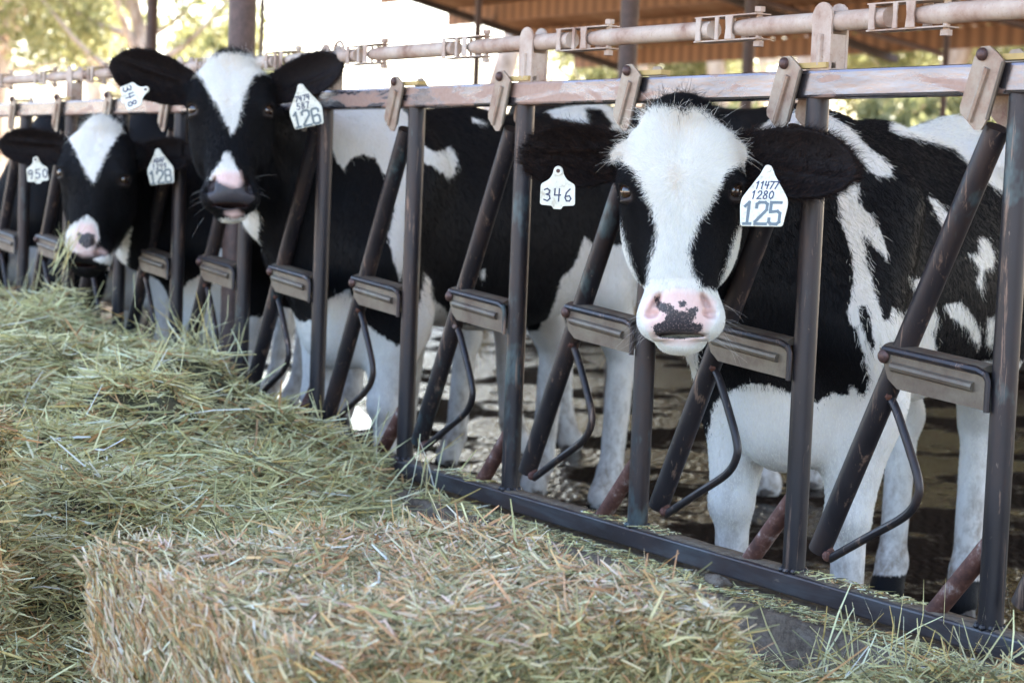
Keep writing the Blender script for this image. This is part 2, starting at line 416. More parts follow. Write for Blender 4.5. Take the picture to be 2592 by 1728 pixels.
kb = MB(); kb.bbox((-26, -.125, -.121), (12, .16, .252), .016); tag(kb.build('concrete_kerb', M['concrete']), kind='structure')

# ------------------------------------------------------------------ headlock fence
S = .61; Z0 = .32; ZR = 1.39
fence = tag(empty('headlock_fence', (0, 0, .252)), 'long row of dark steel headlocks with worn square top rail between cows and hay', 'fence')
def fp(name, mb_or_me, m=None, parent=None, loc=(0, 0, 0)):
    o = mb_or_me.build(name, m, parent or fence) if isinstance(mb_or_me, MB) else link(name, mb_or_me, parent or fence)
    o.location = (loc[0], loc[1], loc[2] - (0 if parent else .252)); return o
X0, X1 = -22 * S, 4 * S
b = MB(); b.bbox((X0, -.031, ZR), (X1, .031, ZR + .062), .007); fp('rail', b.mesh('rail', M['rail_steel'], 12))['label'] = 'worn square upper rail, pinkish rust and bare steel'
b = MB(); b.bbox((X0, -.031, Z0 - .049), (X1, .031, Z0), .005); br_ = fp('rail', b.mesh('rail', M['rail_dark'], 12)); br_['label'] = 'dark square rail along the kerb, dust caked on top'
xs_ = np.linspace(X0, X1, 900); w0 = -.019 + .006 * np.sin(xs_ * 9) * np.sin(xs_ * 23 + 1) + rng.normal(size=900) * .0012; n_ = np.arange(899)
Vd = np.concatenate([np.stack([xs_, w0 - .002, np.full(900, Z0 - .0005)], 1), np.stack([xs_, w0 + .004, Z0 + .0025 + .0015 * np.sin(xs_ * 31) ** 2], 1), np.stack([xs_, np.full(900, .024), Z0 + .003 + .0015 * np.sin(xs_ * 19) ** 2], 1), np.stack([xs_, np.full(900, .0265), np.full(900, Z0 - .0005)], 1)])
Fd = np.concatenate([np.stack([n_ + k * 900, n_ + 1 + k * 900, n_ + 901 + k * 900, n_ + 900 + k * 900], 1) for k in range(3)])
link('caked_dust', np_mesh('caked_dust', Vd, Fd, M['rail_dust']), br_)
post_me = MB().tube([(0, 0, Z0 - .002), (0, 0, ZR + .002)], .0262, 20, cap=False).mesh('post', M['dark_steel'])
wb = MB()
for k in range(9):
    an = k * .7; wb.ball((.027 * math.cos(an), .027 * math.sin(an), Z0 + .004), .008, 6, 4)
weld_me = wb.mesh('weld', M['dark_steel'])
bx_b, bx_t = (-.525, .385), (-.060, 1.325)          # stanchion bar, relative to the post on its right
bar_me = MB().tube([(bx_b[0], 0, bx_b[1]), (bx_t[0], 0, bx_t[1])], .0258, 20).mesh('stanchion_bar', M['dark_steel'])
def bez(p, n=10):
    out = []
    P = [Vector(q) for q in p]
    for i in range(len(P) - 1):
        p0 = P[max(i - 1, 0)]; p1 = P[i]; p2 = P[i + 1]; p3 = P[min(i + 2, len(P) - 1)]
        for k in range(n):
            t = k / n
            out.append(.5 * ((2 * p1) + (-p0 + p2) * t + (2 * p0 - 5 * p1 + 4 * p2 - p3) * t * t + (-p0 + 3 * p1 - 3 * p2 + p3) * t ** 3))
    out.append(P[-1]); return out
hoop_pts = [(-.330, 0, .752), (-.306, 0, .728), (-.262, 0, .655), (-.228, 0, .59), (-.226, 0, .55), (-.262, 0, .505), (-.37, 0, .442), (-.490, 0, .372)]
hoop_me = MB().tube(bez(hoop_pts, 5), .0098, 12).mesh('release_hoop', M['dark_steel'])
wl = MB()
for q in ((-.338, 0, .752), (-.330, .006, .742), (-.325, -.008, .757)): wl.ball(q, .0125, 7, 5)
lump_me = wl.mesh('weld_lump', M['rust'])
lump2_me = MB().ball((-.492, -.006, .378), .0125, 7, 5).ball((-.498, .004, .386), .0125, 7, 5).mesh('weld_lump', M['rust'])
# mid bracket: two pressed plates clasping bar and post
prof = [(-.330, .858), (-.028, .838), (-.016, .826), (-.016, .760), (-.270, .776), (-.300, .795)]
def bracket_mesh():
    m_ = MB()
    for sy in (-1, 1): m_.prism(prof, sy * .030, sy * .0345)
    V = []; n = 9                                                                           # rounded top fold
    for x, z in ((-.325, .855), (-.03, .835)):
        for k in range(n):
            a = math.pi * k / (n - 1); V.append((x, -.0343 * math.cos(a), z + .016 * math.sin(a)))
    m_.add(V, [(k, k + 1, n + k + 1, n + k) for k in range(n - 1)] + [tuple(range(n)), tuple(reversed(range(n, 2 * n)))])
    return m_.mesh('bracket', M['plate_metal'])
brk_me = bracket_mesh()
rib_me = MB().tube([(-.288, -.0345, .822), (-.05, -.0345, .804)], [.0105, .0105], 10).mesh('pressed_rib', M['plate_metal'])
lip_me = MB().tube([(-.316, -.0345, .8565), (-.04, -.0345, .8385), (-.018, -.036, .832), (-.012, -.034, .82), (-.012, -.034, .757)], [.0085, .0085, .008, .0065, .0065], 8).mesh('rolled_edge', M['dark_steel'])
riv_me = MB().ball((-.312, -.038, .842), .0155, 12, 8, (1, .7, 1)).mesh('rivet', M['bolt'])
# latch plates over the top rail
lp = [(-.092, 1.462), (-.075, 1.483), (-.052, 1.484), (-.030, 1.470), (-.012, 1.455), (-.046, 1.340), (-.062, 1.318), (-.080, 1.318), (-.122, 1.352), (-.124, 1.365)]
lm = MB()
for sy in (-1, 1): lm.prism(lp, sy * .040, sy * .0445)
latch_me = lm.mesh('latch_plate', M['latch_metal'])
lrib_me = MB().tube([(-.053, -.0445, 1.440), (-.0935, -.0445, 1.335)], .008, 8).mesh('pressed_groove', M['latch_metal'])
ledge_me = MB().tube([(-.013, -.0425, 1.452), (-.048, -.0425, 1.338)], .0045, 6).mesh('folded_edge', M['plate_metal'])
lriv_me = MB().ball((-.068, -.047, 1.468), .0135, 12, 8, (1, .8, 1)).mesh('rivet', M['bolt'])
lstop_me = MB().box((-.060, -.034, 1.456), (.060, -.006, 1.468)).mesh('latch_stop', M['yellow_plastic'])
brace_me = MB().tube([(-.165, .006, Z0 - .004), (-.012, .012, .50)], .021, 14).mesh('corner_brace', M['rust'])
PZ = 1.56
sp = [(-.032, 1.4505), (.032, 1.4505), (.032, 1.55)] + [(.034 * math.cos(a), PZ + .005 + .036 * math.sin(a)) for a in np.linspace(0, math.pi, 9)] + [(-.032, 1.55)]
sup = MB(); sup.prism(sp, -.026, -.020); sup.prism(sp, .020, .026); sup.box((-.030, -.0199, 1.4505), (-.0245, .0199, 1.53)); sup.box((.0245, -.0199, 1.4505), (.030, .0199, 1.53))
sup.tube([(.0, -.027, 1.462), (.0, -.027, 1.53)], .008, 8)
sup_me = sup.mesh('pipe_support', M['pipe_metal'])
def coupling():
    m_ = MB()
    m_.box((-.02, -.022, PZ + .027), (.215, .022, PZ + .030)); m_.box((-.02, -.022, PZ - .030), (.215, .022, PZ - .027))
    for x, w in ((0, .010), (.072, .007), (.118, .014)):
        for sy in (-1, 1): m_.prism([(x - w, PZ - .0269), (x + w, PZ - .0269), (x + w * .75, PZ), (x + w, PZ + .0269), (x - w, PZ + .0269), (x - w * .75, PZ)], sy * .0232, sy * .0262)
    m_.tube([(.20, 0, PZ - .040), (.20, 0, PZ + .044)], .0075, 8); m_.tube([(.20, 0, PZ + .034), (.20, 0, PZ + .046)], .013, 6); m_.tube([(.20, 0, PZ - .046), (.20, 0, PZ - .034)], .013, 6)
    return m_.mesh('pipe_coupling', M['pipe_metal'])
coup_me = coupling()
for i in range(-20, 4):
    x = i * S
    p_ = fp('post', post_me, loc=(x, 0, 0)); link('weld', weld_me, p_)
    bar = fp('stanchion_bar', bar_me, loc=(x, 0, 0))
    if i > -15:
        link('release_hoop', hoop_me, bar); link('weld_lump', lump_me, bar); link('weld_lump', lump2_me, bar)
    bk = fp('bracket', brk_me, loc=(x, 0, 0))
    link('rolled_edge', lip_me, bk); link('pressed_rib', rib_me, bk); link('rivet', riv_me, bk)
    lt = fp('latch_plate', latch_me, loc=(x, 0, 0))
    link('pressed_groove', lrib_me, lt); link('folded_edge', ledge_me, lt); link('rivet', lriv_me, lt); link('latch_stop', lstop_me, lt)
    if i > -14: fp('corner_brace', brace_me, loc=(x, 0, 0))
    if i % 2 == 0: fp('pipe_support', sup_me, loc=(x + .03, 0, 0))
    fp('pipe_coupling', coup_me, loc=(x - S * .5 - .115, 0, 0))
    xa = x - S * .5 - .155; xb = xa + S - .08
    pp = [(xa + S * 0 + .155, 0, PZ), (xa + .155 + .02, 0, PZ), (xa + .22, 0, PZ), (xb + .04, 0, PZ), (xb + .15, 0, PZ)]
    fp('release_pipe', MB().tube(pp, [.0165, .019, .0222, .0222, .0222], 16), M['pipe_metal'])
# two bent wire loops riding on the pipe
fp('wire_loop', MB().tube([(-2.36 + .035 * math.cos(a), 0, PZ + .015 + .034 * math.sin(a)) for a in np.linspace(0, math.pi, 9)], .005, 8), M['pipe_metal'])

# ------------------------------------------------------------------ cows: signed-distance sculpting
def smin(a, b, k):
    h = np.clip(.5 + .5 * (b - a) / k, 0, 1)
    return b + (a - b) * h - k * h * (1 - h)
def rcone(P, a, b, ra, rb):
    a = np.asarray(a, np.float32); b = np.asarray(b, np.float32); d = b - a
    t = np.clip(((P - a) @ d) / (d @ d), 0, 1)
    return np.linalg.norm(P - a - t[:, None] * d, axis=1) - (ra + (rb - ra) * t)
def ell(P, c, r, R=None):
    q = P - np.asarray(c, np.float32)
    if R is not None: q = q @ np.asarray(R, np.float32)
    r = np.asarray(r, np.float32)
    k0 = np.linalg.norm(q / r, axis=1); k1 = np.linalg.norm(q / (r * r), axis=1)
    return k0 * (k0 - 1) / np.maximum(k1, 1e-6)

def head_sdf(Q, ears):
    """Q in head coordinates: u to the cow's left, v up the face, w out of the forehead"""
    A = np.stack([np.abs(Q[:, 0]), Q[:, 1], Q[:, 2]], 1)
    d = ell(A, (0, .052, -.125), (.136, .140, .112))                         # cranium
    d = smin(d, ell(A, (.064, .040, -.064), (.076, .115, .053)), .05)        # forehead
    d = smin(d, ell(A, (0, .185, -.110), (.070, .050, .065)), .06)           # poll
    d = smin(d, ell(A, (.102, .020, -.058), (.036, .040, .046)), .03)        # orbital ridge
    d = smin(d, rcone(A, (0, -.02, -.10), (0, -.235, -.080), .100, .078), .05)
    d = smin(d, rcone(A, (.018, .0, -.055), (.014, -.24, -.050), .055, .046), .04)   # nasal bone
    d = smin(d, ell(A, (.090, -.060, -.135), (.044, .115, .070)), .05)       # cheek
    d = smin(d, ell(A, (.074, -.085, -.195), (.046, .110, .080)), .06)       # jaw
    d = smin(d, rcone(A, (.055, -.10, -.215), (.025, -.290, -.130), .045, .034), .05)
    d = smin(d, ell(A, (0, -.282, -.078), (.095, .062, .071)), .035)         # muzzle
    d = smin(d, ell(A, (.046, -.305, -.068), (.053, .046, .057)), .025)      # lips
    d = smin(d, ell(A, (0, -.290, -.040), (.052, .045, .040)), .02)          # nose pad
    d = smin(d, ell(A, (0, -.352, -.098), (.056, .028, .044)), .018)         # chin
    # nostrils, mouth line, eye sockets
    c, s_ = math.cos(.55), math.sin(.55)
    Rn = np.array([[c, -s_, 0], [s_, c, 0], [0, 0, 1]])
    n = ell(A, (.062, -.268, -.010), (.010, .030, .030), Rn); d = -smin(-d, n, .012)
    n2 = ell(A, (.068, -.288, -.020), (.018, .010, .030)); d = -smin(-d, n2, .010)
    m_ = ell(A, (0, -.337, -.060), (.062, .0045, .060)); d = -smin(-d, m_, .008)
    e = ell(A, (.126, .0, -.046), (.022, .020, .023)); d = -smin(-d, e, .012)
    lid = ell(A, (.119, .022, -.040), (.027, .008, .027)); d = smin(d, lid, .010)
    lid2 = ell(A, (.119, -.022, -.050), (.024, .007, .022)); d = smin(d, lid2, .010)
    earmask = np.full(len(Q), 9.0)
    for (sgn, tip, droop, width, face) in ears:
        base = np.array((sgn * .118, .095, -.135)); tip = np.array(tip); ax = tip - base; L = np.linalg.norm(ax); ax /= L
        nf = np.array(face, float); nf -= ax * (nf @ ax); nf /= np.linalg.norm(nf); si = np.cross(ax, nf)
        q = Q - base; t = q @ ax / L; y = q @ si; z = q @ nf
        tt = np.clip(t, 0, 1)
        half = width * .96 * np.interp(tt, [0, .15, .35, .6, .8, .93, 1], [.52, .72, .92, 1.0, .86, .55, .18])
        cup = .42 * (y / width) ** 2 * width - .020 * np.sin(math.pi * tt) + .010 * np.exp(-((y / width - .25) / .12) ** 2) * np.sin(math.pi * tt) - droop * tt ** 2
        zz = z - cup
        th = .0085
        de = np.sqrt(np.maximum(np.abs(y) - half, 0) ** 2 + np.maximum(np.abs(zz) - th * .2, 0) ** 2 + (np.maximum(np.abs(t - .5) - .5, 0) * L) ** 2) - th * .8
        de *= .8
        st = rcone(Q, base - ax * .05, base + ax * .015, .046, .036)
        earmask = np.minimum(earmask, np.where(t > .03, de, 9))
        d = smin(d, smin(de, st, .025), .025)
    return d, earmask

def cow_sdf(P, C):
    s = C['size']; T = P / s
    T = np.stack([T[:, 0], T[:, 1], np.where(T[:, 2] < .62, .62 - (.62 - T[:, 2]) * (.62 / (.62 + DROP / s)), T[:, 2])], 1)
    A = np.stack([T[:, 0], np.abs(T[:, 1]), T[:, 2]], 1)
    d = ell(T, (-.56, 0, .925), (.66, .285, .345))                             # barrel
    d = smin(d, ell(T, (-.80, 0, .95), (.50, .265, .33)), .12)
    d = smin(d, ell(T, (-.02, 0, .92), (.27, .225, .37)), .12)               # chest
    d = smin(d, rcone(T, (.02, 0, 1.235), (-.45, 0, 1.21), .085, .115), .12)  # withers
    d = smin(d, rcone(T, (-.45, 0, 1.215), (-.95, 0, 1.215), .095, .09), .10)
    d = smin(d, rcone(T, (-.95, 0, 1.22), (-1.2, 0, 1.30), .09, .075), .08)
    d = smin(d, ell(A, (-1.00, .185, 1.255), (.11, .075, .065)), .07)        # hook bones
    d = smin(d, ell(T, (-1.12, 0, 1.10), (.29, .225, .26)), .10)
    d = smin(d, ell(A, (-1.36, .085, 1.205), (.07, .055, .06)), .06)         # pin bones
    d = smin(d, ell(T, (-1.27, 0, 1.325), (.10, .05, .045)), .07)            # tail head
    d = smin(d, rcone(A, (-1.16, .165, 1.03), (-1.06, .175, .74), .185, .110), .09)
    hy = C.get('hind', .165); hz = C.get('stag', 0.0)
    sg = np.sign(T[:, 1]); Hh = np.stack([T[:, 0] + sg * hz, np.abs(T[:, 1]), T[:, 2]], 1)
    d = smin(d, rcone(Hh, (-1.06, .175, .74), (-1.22, hy, .50), .098, .062), .05)
    d = smin(d, ell(Hh, (-1.250, hy, .49), (.064, .048, .068)), .02)        # hock
    d = smin(d, rcone(Hh, (-1.21, hy, .45), (-1.180, hy, .15), .046, .041), .02)
    d = smin(d, rcone(Hh, (-1.27, hy, .47), (-1.222, hy, .14), .022, .021), .016)
    d = smin(d, ell(Hh, (-1.18, hy, .115), (.052, .048, .045)), .02)
    d = smin(d, rcone(Hh, (-1.175, hy, .10), (-1.135, hy, .035), .046, .054), .02)
    d = smin(d, rcone(A, (-.06, .155, 1.12), (.12, .165, .83), .115, .100), .08)   # shoulder
    d = smin(d, rcone(A, (.12, .165, .83), (-.01, .165, .64), .108, .098), .07)
    d = smin(d, rcone(A, (-.02, .16, .66), (.015, .155, .45), .102, .064), .06)   # forearm
    d = smin(d, ell(A, (.030, .155, .395), (.058, .061, .062)), .016)         # knee
    d = smin(d, rcone(A, (.016, .155, .35), (.008, .155, .15), .044, .040), .018)
    d = smin(d, rcone(A, (-.030, .155, .37), (-.032, .155, .14), .020, .020), .014)
    d = smin(d, ell(A, (.008, .155, .115), (.054, .050, .042)), .014)
    d = smin(d, rcone(A, (.01, .155, .10), (.05, .155, .035), .046, .054), .02)
    d = smin(d, ell(T, (.09, 0, .63), (.15, .120, .150)), .09)               # brisket
    tail = C.get('tail', [(-1.36, 0, 1.30), (-1.46, .0, 1.12), (-1.45, .02, .85), (-1.43, .03, .62)])
    for a, b_ in zip(tail[:-1], tail[1:]): d = smin(d, rcone(T, a, b_, .032, .024), .03)
    d *= s
    # head and neck
    O = C['O']; R = C['R']
    Q = (P - O) @ R / C['hs']
    dh, em = head_sdf(Q, C['ears']); dh *= C['hs']; em *= C['hs']
    nb = O + R @ np.array((0, .03, -.17)) * C['hs']; nj = O + R @ np.array((0, -.08, -.22)) * C['hs']
    top0 = np.array((-.02, 0, 1.16)) * s; low0 = np.array((.10, 0, .92)) * s; bris = np.array((.13, 0, .70)) * s
    midt = np.array(C['neck']); midl = midt + np.array((.02, 0, -.17)) * s
    dn = rcone(P, top0, midt, .150 * s, .120 * s)
    dn = smin(dn, rcone(P, midt, nb, .120 * s, .098), .06)
    dn = smin(dn, rcone(P, low0, midl, .165 * s, .105 * s), .08)
    dn = smin(dn, rcone(P, midl, nj, .105 * s, .075), .06)
    dn = smin(dn, rcone(P, bris, midl + np.array((.02, 0, -.06)) * s, .065 * s, .040 * s), .09)
    d = smin(d, dn, .12)
    d = smin(d, dh, .035)
    return d, dh, em, Q

def surface_net(fn, xs, ys, zs, B=6):
    nx, ny, nz = len(xs), len(ys), len(zs)
    D = np.ones((nx, ny, nz), np.float32)
    bi = [np.arange(0, n - 1, B) for n in (nx, ny, nz)]
    def mid(a, i): return .5 * (a[i] + a[np.minimum(i + B, len(a) - 1)])
    def wid(a, i): return a[np.minimum(i + B, len(a) - 1)] - a[i]
    cx, cy, cz = [mid(a, i) for a, i in zip((xs, ys, zs), bi)]; wx, wy, wz = [wid(a, i) for a, i in zip((xs, ys, zs), bi)]
    G = np.stack(np.meshgrid(cx, cy, cz, indexing='ij'), -1).reshape(-1, 3).astype(np.float32)
    Wd = np.sqrt(sum(w ** 2 for w in np.meshgrid(wx, wy, wz, indexing='ij'))).ravel()
    dc = fn(G)[0]
    near = np.abs(dc) < Wd * .75 + .02
    sg = np.sign(dc).reshape(len(bi[0]), len(bi[1]), len(bi[2]))
    sgf = np.repeat(np.repeat(np.repeat(sg, B, 0), B, 1), B, 2)[:nx, :ny, :nz]
    D[:sgf.shape[0], :sgf.shape[1], :sgf.shape[2]] = sgf
    mask = np.zeros((nx, ny, nz), bool)
    ii = np.argwhere(near.reshape(sg.shape))
    for i, j, k in ii: mask[i * B:i * B + B + 1, j * B:j * B + B + 1, k * B:k * B + B + 1] = True
    I = np.argwhere(mask)
    P = np.stack([xs[I[:, 0]], ys[I[:, 1]], zs[I[:, 2]]], 1).astype(np.float32)
    out = np.empty(len(P), np.float32)
    for c in range(0, len(P), 400000): out[c:c + 400000] = fn(P[c:c + 400000])[0]
    D[mask] = out
    ins = D < 0
    cnt = np.zeros((nx - 1, ny - 1, nz - 1), np.int8)
    for a in (0, 1):
        for b_ in (0, 1):
            for c in (0, 1): cnt += ins[a:nx - 1 + a, b_:ny - 1 + b_, c:nz - 1 + c]
    cells = np.argwhere((cnt > 0) & (cnt < 8))
    idx = np.full(cnt.shape, -1, np.int32); idx[tuple(cells.T)] = np.arange(len(cells))
    acc = np.zeros((len(cells), 3)); num = np.zeros(len(cells))
    corners = [(a, b_, c) for a in (0, 1) for b_ in (0, 1) for c in (0, 1)]
    axes = (xs, ys, zs)
    def val(o): return D[cells[:, 0] + o[0], cells[:, 1] + o[1], cells[:, 2] + o[2]]
    def pos(o): return np.stack([axes[t][cells[:, t] + o[t]] for t in range(3)], 1)
    for o in corners:
        for t in range(3):
            if o[t] == 0:
                o2 = list(o); o2[t] = 1
                v0, v1 = val(o), val(o2); cr = (v0 < 0) != (v1 < 0)
                tt = np.where(cr, v0 / np.where(cr, v0 - v1, 1), 0)[:, None]
                pp = pos(o) * (1 - tt) + pos(o2) * tt
                acc[cr] += pp[cr]; num[cr] += 1
    V = acc / num[:, None]
    F = []
    for t in range(3):
        a, b_ = [(1, 2), (2, 0), (0, 1)][t]
        sl0 = [slice(None)] * 3; sl1 = [slice(None)] * 3
        sl0[t] = slice(0, -1); sl1[t] = slice(1, None)
        E_ = np.argwhere(ins[tuple(sl0)] != ins[tuple(sl1)])
        E_ = E_[(E_[:, a] > 0) & (E_[:, b_] > 0) & (E_[:, a] < ins.shape[a] - 1) & (E_[:, b_] < ins.shape[b_] - 1)]
        def off(da, db):
            q = E_.copy(); q[:, a] -= da; q[:, b_] -= db; return idx[tuple(q.T)]
        q = np.stack([off(1, 1), off(0, 1), off(0, 0), off(1, 0)], 1)
        flip = ~ins[tuple(E_.T)]
        q[flip] = q[flip][:, ::-1]
        F.append(q)
    F = np.concatenate(F); F = F[(F >= 0).all(1)]
    return V, F

def axis_grid(lo, hi, flo, fhi, fine, coarse):
    out = [lo]; x = lo
    while x < hi:
        inside = flo - fine < x < fhi
        if inside: st = fine
        else:
            dist = min(abs(x - flo), abs(x - fhi)); st = min(coarse, fine + .25 * dist)
            if x < flo: st = min(st, max(fine, (flo - x) * .5 + fine))
        x += st; out.append(x)
    return np.array(out)

def poly_sd(q, poly):
    """signed distance, positive inside"""
    poly = np.asarray(poly, np.float32); n = len(poly)
    best = np.full(len(q), 1e9, np.float32); inside = np.zeros(len(q), bool)
    for i in range(n):
        a = poly[i]; b_ = poly[(i + 1) % n]; e = b_ - a; w = q - a
        t = np.clip((w @ e) / max(e @ e, 1e-9), 0, 1)
        best = np.minimum(best, ((w - t[:, None] * e) ** 2).sum(1))
        c = ((a[1] <= q[:, 1]) != (b_[1] <= q[:, 1]))
        xint = a[0] + (q[:, 1] - a[1]) * (e[0] / (e[1] if abs(e[1]) > 1e-9 else 1e-9))
        inside ^= c & (q[:, 0] < xint)
    dist = np.sqrt(best); return np.where(inside, dist, -dist)

def paint(q, base, polys):
    b_ = np.full(len(q), base, np.float32)
    for col, pl in polys:
        s_ = poly_sd(q, pl)
        b_ = np.maximum(b_, s_) if col == 'b' else np.minimum(b_, -s_)
    return b_

def add_attr(me, name, arr):
    a = me.attributes.new(name, 'FLOAT', 'POINT'); a.data.foreach_set('value', np.asarray(arr, np.float32))

def hair_obj(name, roots, dirs, lens, cols, parent, rad=.0004, curl=.0, npts=4, droop=0.0):
    n = len(roots)
    h = bpy.data.hair_curves.new(name); h.add_curves([npts] * n)
    t = np.linspace(0, 1, npts)[None, :, None]
    side = rng.normal(size=(n, 1, 3)); 
    P = roots[:, None, :] + dirs[:, None, :] * lens[:, None, None] * t + side * (lens[:, None, None] * curl) * t ** 2 + np.array((0, 0, -1.0)) * droop * lens[:, None, None] * t ** 2
    h.attributes['position'].data.foreach_set('vector', P.astype(np.float32).ravel())
    r = h.attributes.new('radius', 'FLOAT', 'POINT') if 'radius' not in h.attributes else h.attributes['radius']
    rr = np.broadcast_to(np.linspace(1, .25, npts)[None], (n, npts)) * (rad if np.isscalar(rad) else np.asarray(rad)[:, None])
    r.data.foreach_set('value', rr.astype(np.float32).ravel())
    c = h.attributes.new('hair_colour', 'FLOAT_COLOR', 'CURVE')
    c.data.foreach_set('color', np.concatenate([cols, np.ones((n, 1))], 1).astype(np.float32).ravel())
    h.materials.append(M['hair'])
    o = bpy.data.objects.new(name, h); COL.objects.link(o); o.parent = parent
    return o

def unit(v): return v / np.maximum(np.linalg.norm(v, axis=-1, keepdims=True), 1e-9)

def make_cow(C):
    loc = np.array((*C['loc'], 0.0)); F = unit(np.array((*C['fwd'], 0.0))); Lf = np.array((-F[1], F[0], 0.0))
    B = np.stack([F, Lf, (0, 0, 1.0)], 1)                      # cow axes as columns, world = loc + B @ local
    toL = lambda p: (np.asarray(p, float) - loc) @ B
    w_ = unit(np.array(C['face'])); v_ = np.array(C['up'], float); v_ = unit(v_ - w_ * (v_ @ w_)); u_ = np.cross(v_, w_)
    C['R'] = B.T @ np.stack([u_, v_, w_], 1); C['O'] = toL(C['head']); C['neck'] = toL(C['neckmid'])
    s = C['size']; hs = C['hs']; fine, coarse = C['res']
    O = C['O']
    xs = axis_grid(-1.62 * s, max(.5, O[0] + .35), O[0] - .28 * hs, O[0] + .25 * hs, fine, coarse)
    ys = axis_grid(min(-.42 * s, O[1] - .45), max(.42 * s, O[1] + .45), O[1] - .36 * hs, O[1] + .36 * hs, fine, coarse)
    zs = axis_grid(-.03 - DROP, max(1.55 * s, O[2] + .32 * hs), O[2] - .42 * hs, O[2] + .27 * hs, fine, coarse)
    V, Fc = surface_net(lambda p: cow_sdf(p, C), xs, ys, zs)
    d, dh, em, Q = cow_sdf(V.astype(np.float32), C)
    # attributes
    is_head = dh < .012
    ear = (em < .012) & is_head
    pal = PATTERN[C['id']]
    bl = np.full(len(V), C['base'], np.float32)
    for part, msk in (('body', ~is_head), ('head', is_head & ~ear), ('ear', ear)):
        if part in pal:
            pp = pal[part]; q = V[msk] @ np.array(pp['axes']).T
            bl[msk] = paint(q, pp['base'], pp['polys'])
    if 'socks' in C: bl = np.where(is_head, bl, np.minimum(bl, V[:, 2] - C['socks']))
    pink = np.zeros(len(V)); spot = np.full(len(V), -1.0)
    if 'nose' in pal:
        pp = pal['nose']; hq = V[is_head] @ np.array(pp['axes']).T; fr = (Q[is_head][:, 2] > -.085)
        pk = np.full(len(hq), -1.0)
        for pl in pp['pink']: pk = np.maximum(pk, poly_sd(hq, pl))
        pink[is_head] = np.clip(pk / .022 + .5, 0, 1) * fr
        sk = np.full(len(hq), -1.0)
        for pl in pp['spots']: sk = np.maximum(sk, poly_sd(hq, pl))
        spot[is_head] = np.where(fr, sk, -1)
    me = np_mesh('cow_body', V, Fc, M['coat'])
    add_attr(me, 'coat', bl); add_attr(me, 'pink', pink); add_attr(me, 'spot', spot); add_attr(me, 'ear', ear.astype(float) * .8)
    hz = V[:, 2]; qa = np.stack([np.abs(Q[:, 0]), Q[:, 1], Q[:, 2]], 1)
    lidm = np.clip((.040 - np.linalg.norm((qa - np.array((.120, -.002, -.045))) * (1, 1.25, 1), axis=1)) / .010, 0, 1) * is_head
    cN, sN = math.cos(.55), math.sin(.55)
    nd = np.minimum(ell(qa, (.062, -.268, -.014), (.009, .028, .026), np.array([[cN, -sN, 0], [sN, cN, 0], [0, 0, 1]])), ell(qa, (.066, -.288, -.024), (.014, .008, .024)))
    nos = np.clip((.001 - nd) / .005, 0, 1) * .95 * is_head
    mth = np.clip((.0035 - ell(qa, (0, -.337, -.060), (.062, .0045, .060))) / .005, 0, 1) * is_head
    add_attr(me, 'lid', lidm); add_attr(me, 'hollow', np.maximum(nos, mth * .8))  # hollow: shade of nostril cavities and mouth groove put into the colour
    add_attr(me, 'mud', np.clip((.68 - hz) / .65, 0, 1) * .9 * (~is_head))
    root = empty('cow', loc, math.atan2(F[1], F[0])); tag(root, C['label'], 'cow', 'cows in the headlocks')
    bo = link('body', me, root)
    # hooves
    Tm = lambda p: tuple(np.array(p) * s)
    for x0_ in (.055, -1.13):
        for sy in (1, -1):
            x = x0_ - (sy * C.get('stag', 0.0) if x0_ < 0 else 0); y = sy * (.155 if x0_ > 0 else C.get('hind', .165))
            hf = MB(); Tm = lambda p: (p[0] * s, p[1] * s, (.62 - (.62 - p[2]) * ((.62 + DROP / s) / .62)) * s)
            for k in (-1, 1): hf.tube([Tm((x - .002, y + k * .024, .030)), Tm((x + .014, y + k * .026, .0))], [.024 * s, .031 * s], 10)
            hf.build('hoof', M['hoof'], root)
    # eyes
    for sg in (-1, 1):
        c = O + C['R'] @ np.array((sg * .1205, 0.0, -.0455)) * hs
        ey = MB().ball((0, 0, 0), .0215 * hs, 18, 12).build('eye', M['eye'], root); ey.location = c
    # ---- fur
    nrm = np.empty(len(V) * 3, np.float32); me.vertices.foreach_get('normal', nrm); nrm = nrm.reshape(-1, 3)
    tri = Fc; ctr = V[tri].mean(1); ar = np.linalg.norm(np.cross(V[tri[:, 2]] - V[tri[:, 0]], V[tri[:, 3]] - V[tri[:, 1]]), axis=1)
    camL = toL(CAM); vis = ((camL - ctr) * nrm[tri].mean(1)).sum(1) > -.6           # only the side the photograph shows, a little past the limb
    def sample(wt, n):
        p_ = ar * wt; p_ = p_ / p_.sum(); f = rng.choice(len(tri), n, p=p_)
        a = rng.random((n, 2)); q = V[tri[f]]
        P = (q[:, 0] * (1 - a[:, :1]) + q[:, 1] * a[:, :1]) * (1 - a[:, 1:]) + (q[:, 3] * (1 - a[:, :1]) + q[:, 2] * a[:, :1]) * a[:, 1:]
        nn = unit(nrm[tri[f]].mean(1)); return f, P, nn
    hd = is_head[tri].all(1); er = ear[tri].any(1); nose = (pink[tri].max(1) > .3) | (spot[tri].max(1) > -.004)
    skin = np.zeros(len(tri), bool)
    qf = (ctr - O) @ C['R'] / hs
    skin |= np.linalg.norm(np.stack([np.abs(qf[:, 0]) - .121, qf[:, 1], qf[:, 2] + .045], 1), axis=1) < .034
    skin |= (qf[:, 1] < -.262) & (qf[:, 1] > -.35) & (np.abs(qf[:, 0]) < .068) & (qf[:, 2] > -.09)
